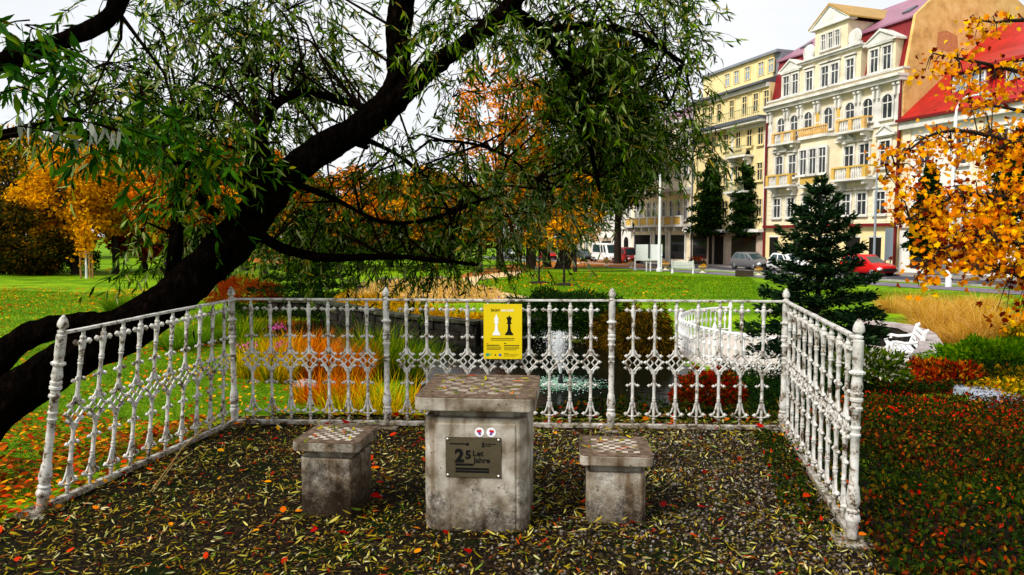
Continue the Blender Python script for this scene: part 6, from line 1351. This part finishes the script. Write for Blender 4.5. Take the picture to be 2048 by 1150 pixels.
for px, py, n, a, b_, m, lab in [
 (505,738,500,.35,.62,G_YE,'yellow-green clump just inside the left corner of the pond bed'),(548,745,520,.4,.68,G_YE,'yellow-leaved clump behind the first balusters of the long railing'),(590,740,420,.5,.85,G_OR,'orange clump beside the yellow-leaved clump'),(628,735,460,.5,.9,G_OR,'tall orange-red clump behind the third and fourth balusters'),(668,742,460,.45,.8,G_OR,'orange-gold clump left of the middle railing post'),(705,745,420,.4,.7,G_OR,'rust-gold clump next to the green reeds'),(640,790,380,.3,.5,G_OR,'brown-orange clump low on the pond bank'),(690,800,380,.35,.55,G_OR,'low orange clump in front of the reeds'),
 (735,730,380,.7,1.05,G_GR,'tall green reeds left of the middle railing post'),(770,735,420,.65,1.0,G_GR,'tall arching green reeds behind the middle railing post'),(812,738,420,.6,.9,G_GR,'green reeds arching right of the middle railing post'),(850,735,400,.55,.85,G_GR,'pale-tipped reeds at the pond edge near the table'),(875,760,300,.45,.7,G_GR,'short reeds at the water behind the chess table'),
 (725,840,150,.4,.6,G_YE,'yellow sword-leaved clump low behind the left stool'),(680,842,110,.35,.55,G_YE,'sparse yellow blades on the grass bank'),(775,835,170,.45,.7,G_YE,'yellow-green clump at the foot of the middle post'),(820,845,150,.35,.55,G_YE,'gold clump behind the left edge of the table'),(560,700,420,.3,.55,G_YE,'mixed yellow perennials at the back of the pond bed'),(620,690,300,.35,.6,G_OR,'orange spikes at the back of the pond bed'),(510,690,420,.3,.5,G_GR,'green-yellow perennials by the left corner post'),
 (495,655,420,.35,.6,G_GR,'dark green perennials at the back, behind the left corner post'),(535,655,420,.35,.6,G_YE,'yellow perennials at the back behind the first baluster of the long railing'),(580,658,420,.35,.6,G_OR,'rust perennials at the back below the dark wall'),(460,668,420,.35,.6,G_GR,'green perennials seen through the end of the left railing')]:
    clump('ornamental_grass', lab, px, py+18 if py < 815 else py, int(n*1.5), a*1.25, b_*1.45, .022, m, 100+i, .34, .42, 'ornamental grasses on the pond bank', droop=.45, z=None if py < 815 else -.8); i += 1
for px, py, n, lab in ((238,622,1500,'feathery green grass mound left of the leaning trunk'),(390,690,1500,'feathery green grass mound behind the left railing near its far end'),(430,655,1300,'fine green grass mound right of the leaning trunk'),(350,700,900,'low fine grass mound under the leaning trunk')):
    clump('fountain_grass', lab, px, py, n, .5, .85, .012, lf('fine_green_blades',(0,(.03,.08,.008)),(.6,(.09,.19,.02)),(1,(.28,.36,.08))), 130+i, .3, .9, 'fine green grass mounds', droop=.5); i += 1
def bush(name, label, c, rad, n, ls, m, seed, group=None, droop=0.0, ratio=.5, tpl=LEAF4, cat='bush'):
    r = nrng(seed); rt = thing(name, label, cat, c, 0, group); u = norm(r.normal(size=(n,3))); u[:,2] = np.abs(u[:,2]); lump = 1+.13*np.sin(u[:,0]*7+seed)*np.sin(u[:,1]*6+2)+.08*np.sin(u[:,2]*11+u[:,0]*9)
    p = u*np.array(rad)*(r.random((n,1))**.22)*lump[:,None]; d = norm(u+r.normal(size=(n,3))*.5+np.array([0,0,-droop])); L_ = r.uniform(.7,1.3,n)*ls
    leaves('foliage', p, d, L_, L_*ratio, m, rt, r, tpl, .2, world=False); st = MB()
    for k in range(14): v = u[k]*np.array(rad)*.9; st.tube([(0,0,-.1), tuple(v*.5+np.array([0,0,.05])), tuple(v)], [.02,.012,.004], 4, cap=False)
    st.build('stems', M['twig'], rt); return rt
b0 = G(1130, 655, -.55); bush('juniper_bush', 'wide dark green juniper mound hanging over the pond wall', (b0.x, b0.y+1.5, -.8), (1.85,1.7,1.02), 19000, .13, O_PINE, 141, droop=.4, ratio=.22)
b0 = G(1060, 640, -.55); bush('juniper_bush', 'smaller dark juniper mound behind the yellow chess notice', (b0.x, b0.y+1.5, -.8), (1.0,1.2,.6), 7000, .13, O_PINE, 142, droop=.4, ratio=.22)
WEEP = lf('weeping_brown_green', (0,(.012,.012,.003)),(.5,(.05,.04,.007)),(.8,(.13,.075,.012)),(1,(.25,.12,.02)))
b0 = G(1292, 715, -1.0); bush('weeping_bush', 'weeping brown-green bush between the juniper and the small plaza', (b0.x, b0.y+.5, -1.05), (.78,.9,1.15), 10000, .16, WEEP, 143, droop=1.2, ratio=.16)
b0 = G(1250, 690, -.9); bush('weeping_bush', 'low olive weeping bush at the pond edge behind the second railing post', (b0.x, b0.y+.6, -1.0), (.9,.9,.8), 8000, .16, WEEP, 144, droop=1.0, ratio=.16)
REDL = lf('bright_red_leaves', (0,(.01,.02,.003)),(.38,(.05,.05,.006)),(.42,(.15,.014,.006)),(.7,(.38,.03,.010)),(.92,(.52,.10,.015)),(1,(.2,.16,.02)))
b0 = G(1425, 800, -.85); bush('red_bush', 'round bright red bush at the pond edge behind the long railing', (b0.x, b0.y+.2, -1.0), (.62,.6,.58), 5200, .06, REDL, 145, ratio=.6)
RUST = lf('rust_foliage', (0,(.06,.014,.006)),(.5,(.20,.035,.010)),(1,(.36,.09,.02)))
b0 = GT(480, 604); bush('rust_bush', 'feathery rust-red shrub mound behind the left corner post', (b0.x, b0.y+.5, b0.z-.1), (1.35,1.2,.95), 12000, .12, RUST, 146, droop=.7, ratio=.14)
b0 = GT(400, 590); bush('rust_bush', 'low rust-red shrub left of the taller rust mound', (b0.x, b0.y+.5, b0.z-.1), (.9,.9,.55), 6000, .12, RUST, 147, droop=.7, ratio=.14)
b0 = GT(432, 575); bush('evergreen_bush', 'rounded dark evergreen bush touching the leaning trunk', (b0.x, b0.y+.5, b0.z), (.65,.7,1.05), 5000, .14, O_PINE, 148)
for px, py, rx, lab in ((1800,790,.55,'red-leaved shrub just right of the near right railing post'),(1870,775,.55,'brightest red-leaved shrub with a few yellow leaves'),(1935,785,.5,'red-brown shrub beside the blue-grey stones')):
    b0 = GT(px, py); bush('red_shrub', lab, (b0.x, b0.y+.3, b0.z-.05), (rx,.5,.42), 3000, .075, lf('scarlet_leaves',(0,(.02,.015,.004)),(.25,(.06,.03,.004)),(.3,(.18,.02,.008)),(.68,(.42,.05,.010)),(.88,(.52,.16,.02)),(1,(.62,.46,.03))), 150+px, 'red-leaved shrubs by the stone path', ratio=.42)
b0 = P(1765, 765, 9.4); bush('flower_bush', 'green bush dotted with small white flowers beside the near right post', (b0.x, b0.y+.4, b0.z), (.55,.4,.36), 2600, .07, lf('white_flower_green',(0,(.015,.035,.006)),(.6,(.06,.10,.015)),(.85,(.13,.17,.03)),(.88,(.75,.72,.6)),(1,(.78,.75,.66))), 160, ratio=.5)
b0 = GT(2030, 752); bush('sedum_bush', 'light green low shrub at the right edge below the tan grasses', (b0.x, b0.y+.6, b0.z), (1.05,.8,.5), 7500, .08, lf('fresh_green_leaves',(0,(.03,.09,.008)),(.5,(.12,.26,.025)),(1,(.30,.42,.08))), 161, ratio=.4)
b0 = GT(1590, 705); bush('evergreen_bush', 'dark low evergreen under the fir, in front of the plaza', (b0.x, b0.y-2.0, h1(b0.x, b0.y-2)-.0), (1.0,.7,.5), 6000, .09, O_PINE, 162, ratio=.3)
for px, py, n, lab in [(1790,625,900,'tan feather grass nearest the fir'),(1850,640,1100,'tan feather grass behind the curved wall, left one'),(1905,655,1100,'tan feather grass behind the curved wall, right one'),(1960,650,1000,'tan feather grass clump beside the yellow ground cover'),(1830,618,900,'tan feather grass at the lawn edge, left one'),(1900,628,900,'tan feather grass at the lawn edge, right one'),(1900,700,700,'tan feather grass close to the stone path'),(1960,622,800,'tan grass clump at the back of the bed near the maple tips'),(1870,672,900,'tan feather grass just above the coping stones'),(1985,672,800,'tan feather grass above the light green shrub'),(2035,668,800,'tan feather grass at the right picture edge'),(1935,690,700,'tan feather grass between stone path and light green shrub')]:
    clump('feather_grass', lab, px, py, int(n*1.5), .6, 1.05, .016, G_TAN, 170+px+py, .42, .75, 'tan feather grasses', droop=.6)
YGC = lf('yellow_ground_cover', (0,(.02,.03,.005)),(.3,(.10,.10,.012)),(.6,(.42,.30,.03)),(.85,(.62,.40,.03)),(1,(.45,.08,.02)))
def carpet(name, poly, n, h0, ls, m, seed, ratio=.6, dz=0.0, tpl=LEAF4, mask=None):
    r = nrng(seed); poly = np.array(poly); lo, hi = poly.min(0), poly.max(0); x = r.uniform(lo[0],hi[0],n*3); y = r.uniform(lo[1],hi[1],n*3); k = poly_sd(x,y,poly) < 0
    if mask is not None: k &= mask(x,y)
    x, y = x[k][:n], y[k][:n]; n = len(x); hh = h0*(.55+.45*np.sin(x*2.3+1.3*np.sin(y*1.7))*np.sin(y*2.1)); p = np.stack([x,y,H(x,y)+dz+hh*r.random(n)**.55],1); L_ = r.uniform(.7,1.35,n)*ls
    return tag(leaves(name, p, r.normal(size=(n,3))+np.array([0,0,.3]), L_, L_*ratio, m, None, r, tpl, .2, r.normal(size=(n,3))*.8+np.array([0,0,.8])), kind='stuff')
carpet('ground_cover', gpoly([(1930,790),(1900,735),(1990,740),(2080,690),(2080,830),(2040,815)]), 7000, .3, .07, YGC, 181)
carpet('ground_cover', gpoly([(1980,650),(2090,640),(2090,690),(2000,680)]), 3500, .4, .09, YGC, 182)
COTO = leafmat('berried_ground_cover', [(0,(.004,.010,.002)),(.45,(.008,.018,.002)),(.76,(.03,.05,.005)),(.92,(.07,.05,.006)),(.97,(.20,.11,.010)),(.987,(.36,.05,.012)),(1,(.55,.02,.015))], trans=.15)
def offr(x,y):   # outside the right railing
    d = FR1-FR0; return ((x-FR0.x)*d.y-(y-FR0.y)*d.x) > .06*d.length
right_poly = [(1.95,3.95),(2.5,6.4),(2.7,7.6),(4.6,9.6),(7.2,8.8),(8,6),(6.5,2.6),(2.6,2.2),(1.9,3.2)]
pz = lambda x,y: np.sin(x*1.7+1.9*np.sin(y*1.3))+np.sin(y*2.3+1.1*np.sin(x*1.9+1))
carpet('ground_cover', right_poly, 14000, .33, .036, leafmat('red_brown_ground_cover', [(0,(.012,.006,.003)),(.5,(.05,.014,.006)),(.8,(.12,.022,.008)),(.95,(.22,.03,.01)),(1,(.34,.12,.012))], trans=.1), 193, .55, mask=lambda x,y: offr(x,y)&(pz(x,y) > .55))
carpet('ground_cover', right_poly, 100000, .30, .034, COTO, 183, .55, mask=offr)
carpet('ground_cover', right_poly, 4200, .34, .04, leafmat('red_tips',[(0,(.2,.012,.008)),(.6,(.45,.04,.012)),(1,(.5,.2,.02))]), 184, .5, mask=lambda x,y: offr(x,y)&(y>6.6))
tag(drape('soil_bed', [(1.98,3.95),(2.52,6.45),(2.7,7.6),(4.6,9.6),(7.2,8.8),(8,6),(6.5,2.6),(2.7,2.2),(1.75,3.1)], .004, M['bed_soil'], .4), kind='structure')
carpet('ground_cover', [(2.9,8.6),(3.2,9.6),(3.6,11),(3.85,12.6),(3.75,14.2),(4.3,15.0),(5,14.1),(6.3,13.6),(7.6,13.4),(8.6,12.0),(7.4,10.6),(5.4,10.2),(4.4,9.4)], 22000, .42, .055, O_PINE, 192, .45)
# plants spilling in along the foot of the right railing and behind the long railing
carpet('ground_cover', [(1.62,4.2),(1.82,4.0),(2.36,6.2),(2.1,6.2)], 1300, .12, .032, COTO, 185, .55)
bank = [tuple(G(px,py,z))[:2] for px, py, z in ((1050,872,-.7),(1240,868,-.7),(1560,866,-.5),(1600,800,-.85),(1440,800,-.95),(1380,832,-.95),(1220,862,-.95))]
carpet('ground_cover', [(0.2,6.75),(2.6,6.6),(3.3,8.0),(3.9,10.2),(2.7,10.0),(1.5,9.7),(.4,9.5)], 15000, .22, .045, COTO, 186, .5)
carpet('ground_cover', [(2.6,6.6),(3.3,8.0),(4.2,11.2),(5.0,12.6),(6.4,12.0),(4.6,9.6),(2.7,7.6)], 9000, .35, .055, O_PINE, 187, .45)
tag(drape('bank_soil', [(-2.4,6.95),(2.7,6.7),(4.4,9.0),(4.4,10.6),(2.6,9.9),(.3,9.5),(-.6,10.2),(-2.2,9.2)], .012, M['bed_soil'], .4), kind='structure')
carpet('ground_cover', gpoly([(455,612),(640,610),(650,640),(460,655)]), 9000, .42, .09, O_PINE, 195, .4)
# lavender bed and its dry heads
carpet('lavender', gpoly([(690,606),(708,588),(770,575),(880,568),(915,572),(975,590),(1010,604),(880,610)]), 15000, .42, .16, lf('dry_lavender',(0,(.36,.22,.06)),(.4,(.70,.49,.19)),(.92,(.84,.66,.36)),(.95,(.20,.11,.18)),(1,(.28,.15,.30))), 188, .25)
carpet('lavender', gpoly([(690,596),(720,580),(790,568),(900,563),(905,568),(790,578),(730,590)]), 1100, .45, .18, lf('purple_lavender',(0,(.05,.06,.03)),(.5,(.16,.09,.18)),(1,(.30,.16,.36))), 189, .25)
carpet('ground_cover', wpts[1:6]+[(p[0]+.3, p[1]+2.6) for p in wpts[5:0:-1]], 9000, .32, .12, lf('gold_edge_plants',(0,(.20,.11,.01)),(.5,(.5,.28,.03)),(1,(.62,.42,.08))), 190, .4)
# pink asters
r = nrng(191)
for px, py, lab in ((500,690,'small pink asters just right of the left corner post'),(556,655,'pink aster heads behind the second baluster'),(566,690,'pink asters leaning over the orange grasses')):
    g = GT(px, py+40); rt = thing('aster', lab, 'flower', g, 0, 'pink asters'); top_ = P(px, py, g.y).z-g.z; p = np.array([0,0,top_])+r.normal(size=(60,3))*np.array([.10,.10,.04])
    leaves('flower_heads', p, r.normal(size=(60,3)), .05, .04, lf('pink_petals',(0,(.45,.06,.22)),(1,(.62,.18,.42))), rt, r, LEAF4, world=False); st = MB()
    for k in range(12): st.tube([(r.normal()*.03, r.normal()*.03, -.05), tuple(p[k])], [.006,.004], 4, cap=False)
    st.build('stems', M['twig'], rt)
# round drain stone on the lawn bank; stones along the path; a long dry stalk beside the left railing
g = GT(612, 775); rt = thing('bank_stone', 'rounded grey stone half sunk in the grass bank by the orange grasses', 'stone', g)
MB().ball((0,0,.02), .2, 10, 1.2, .9, .6).build('boulder', M['flagstone'], rt, smooth=True)
M['bluestone'] = mat('blue_grey_stone', (.30,.34,.42), .8, var=.2, scale=5, bump=.3)
for k, (px, py) in enumerate(((1955,788),(1990,800),(2030,815),(1900,748))):
    g = GT(px, py); rt = thing('edging_stone', ['blue-grey edging stone at the left end of the row by the red shrubs','middle blue-grey edging stone of the row','blue-grey edging stone at the right picture edge','pale edging stone by the bend of the stone path'][k], 'stone', g, R(-35), 'edging stones of the stone path')
    MB().box(-.30,.30,-.16,.16,-.1,.10).build('block', M['bluestone'], rt, bevel=.03)
M['straw'] = mat('dry_stalk', (.30,.20,.06), .8)
rt = thing('dry_stalk', 'long thin dry grass stalks leaning against the left railing', 'grass stalk', (P(300,985,4.75).x, 4.75, 0)); a = P(300, 985, 4.75); c = P(425, 840, 5.5); d_ = P(200, 880, 5.2)
MB().tube([a, (a+c)/2+Vector((0,0,.05)), c], .0045, 5).tube([P(305,985,4.72), P(345,930,4.9), P(385,905,5.0)], .003, 5).build('stalks', M['straw'], rt, world=True)
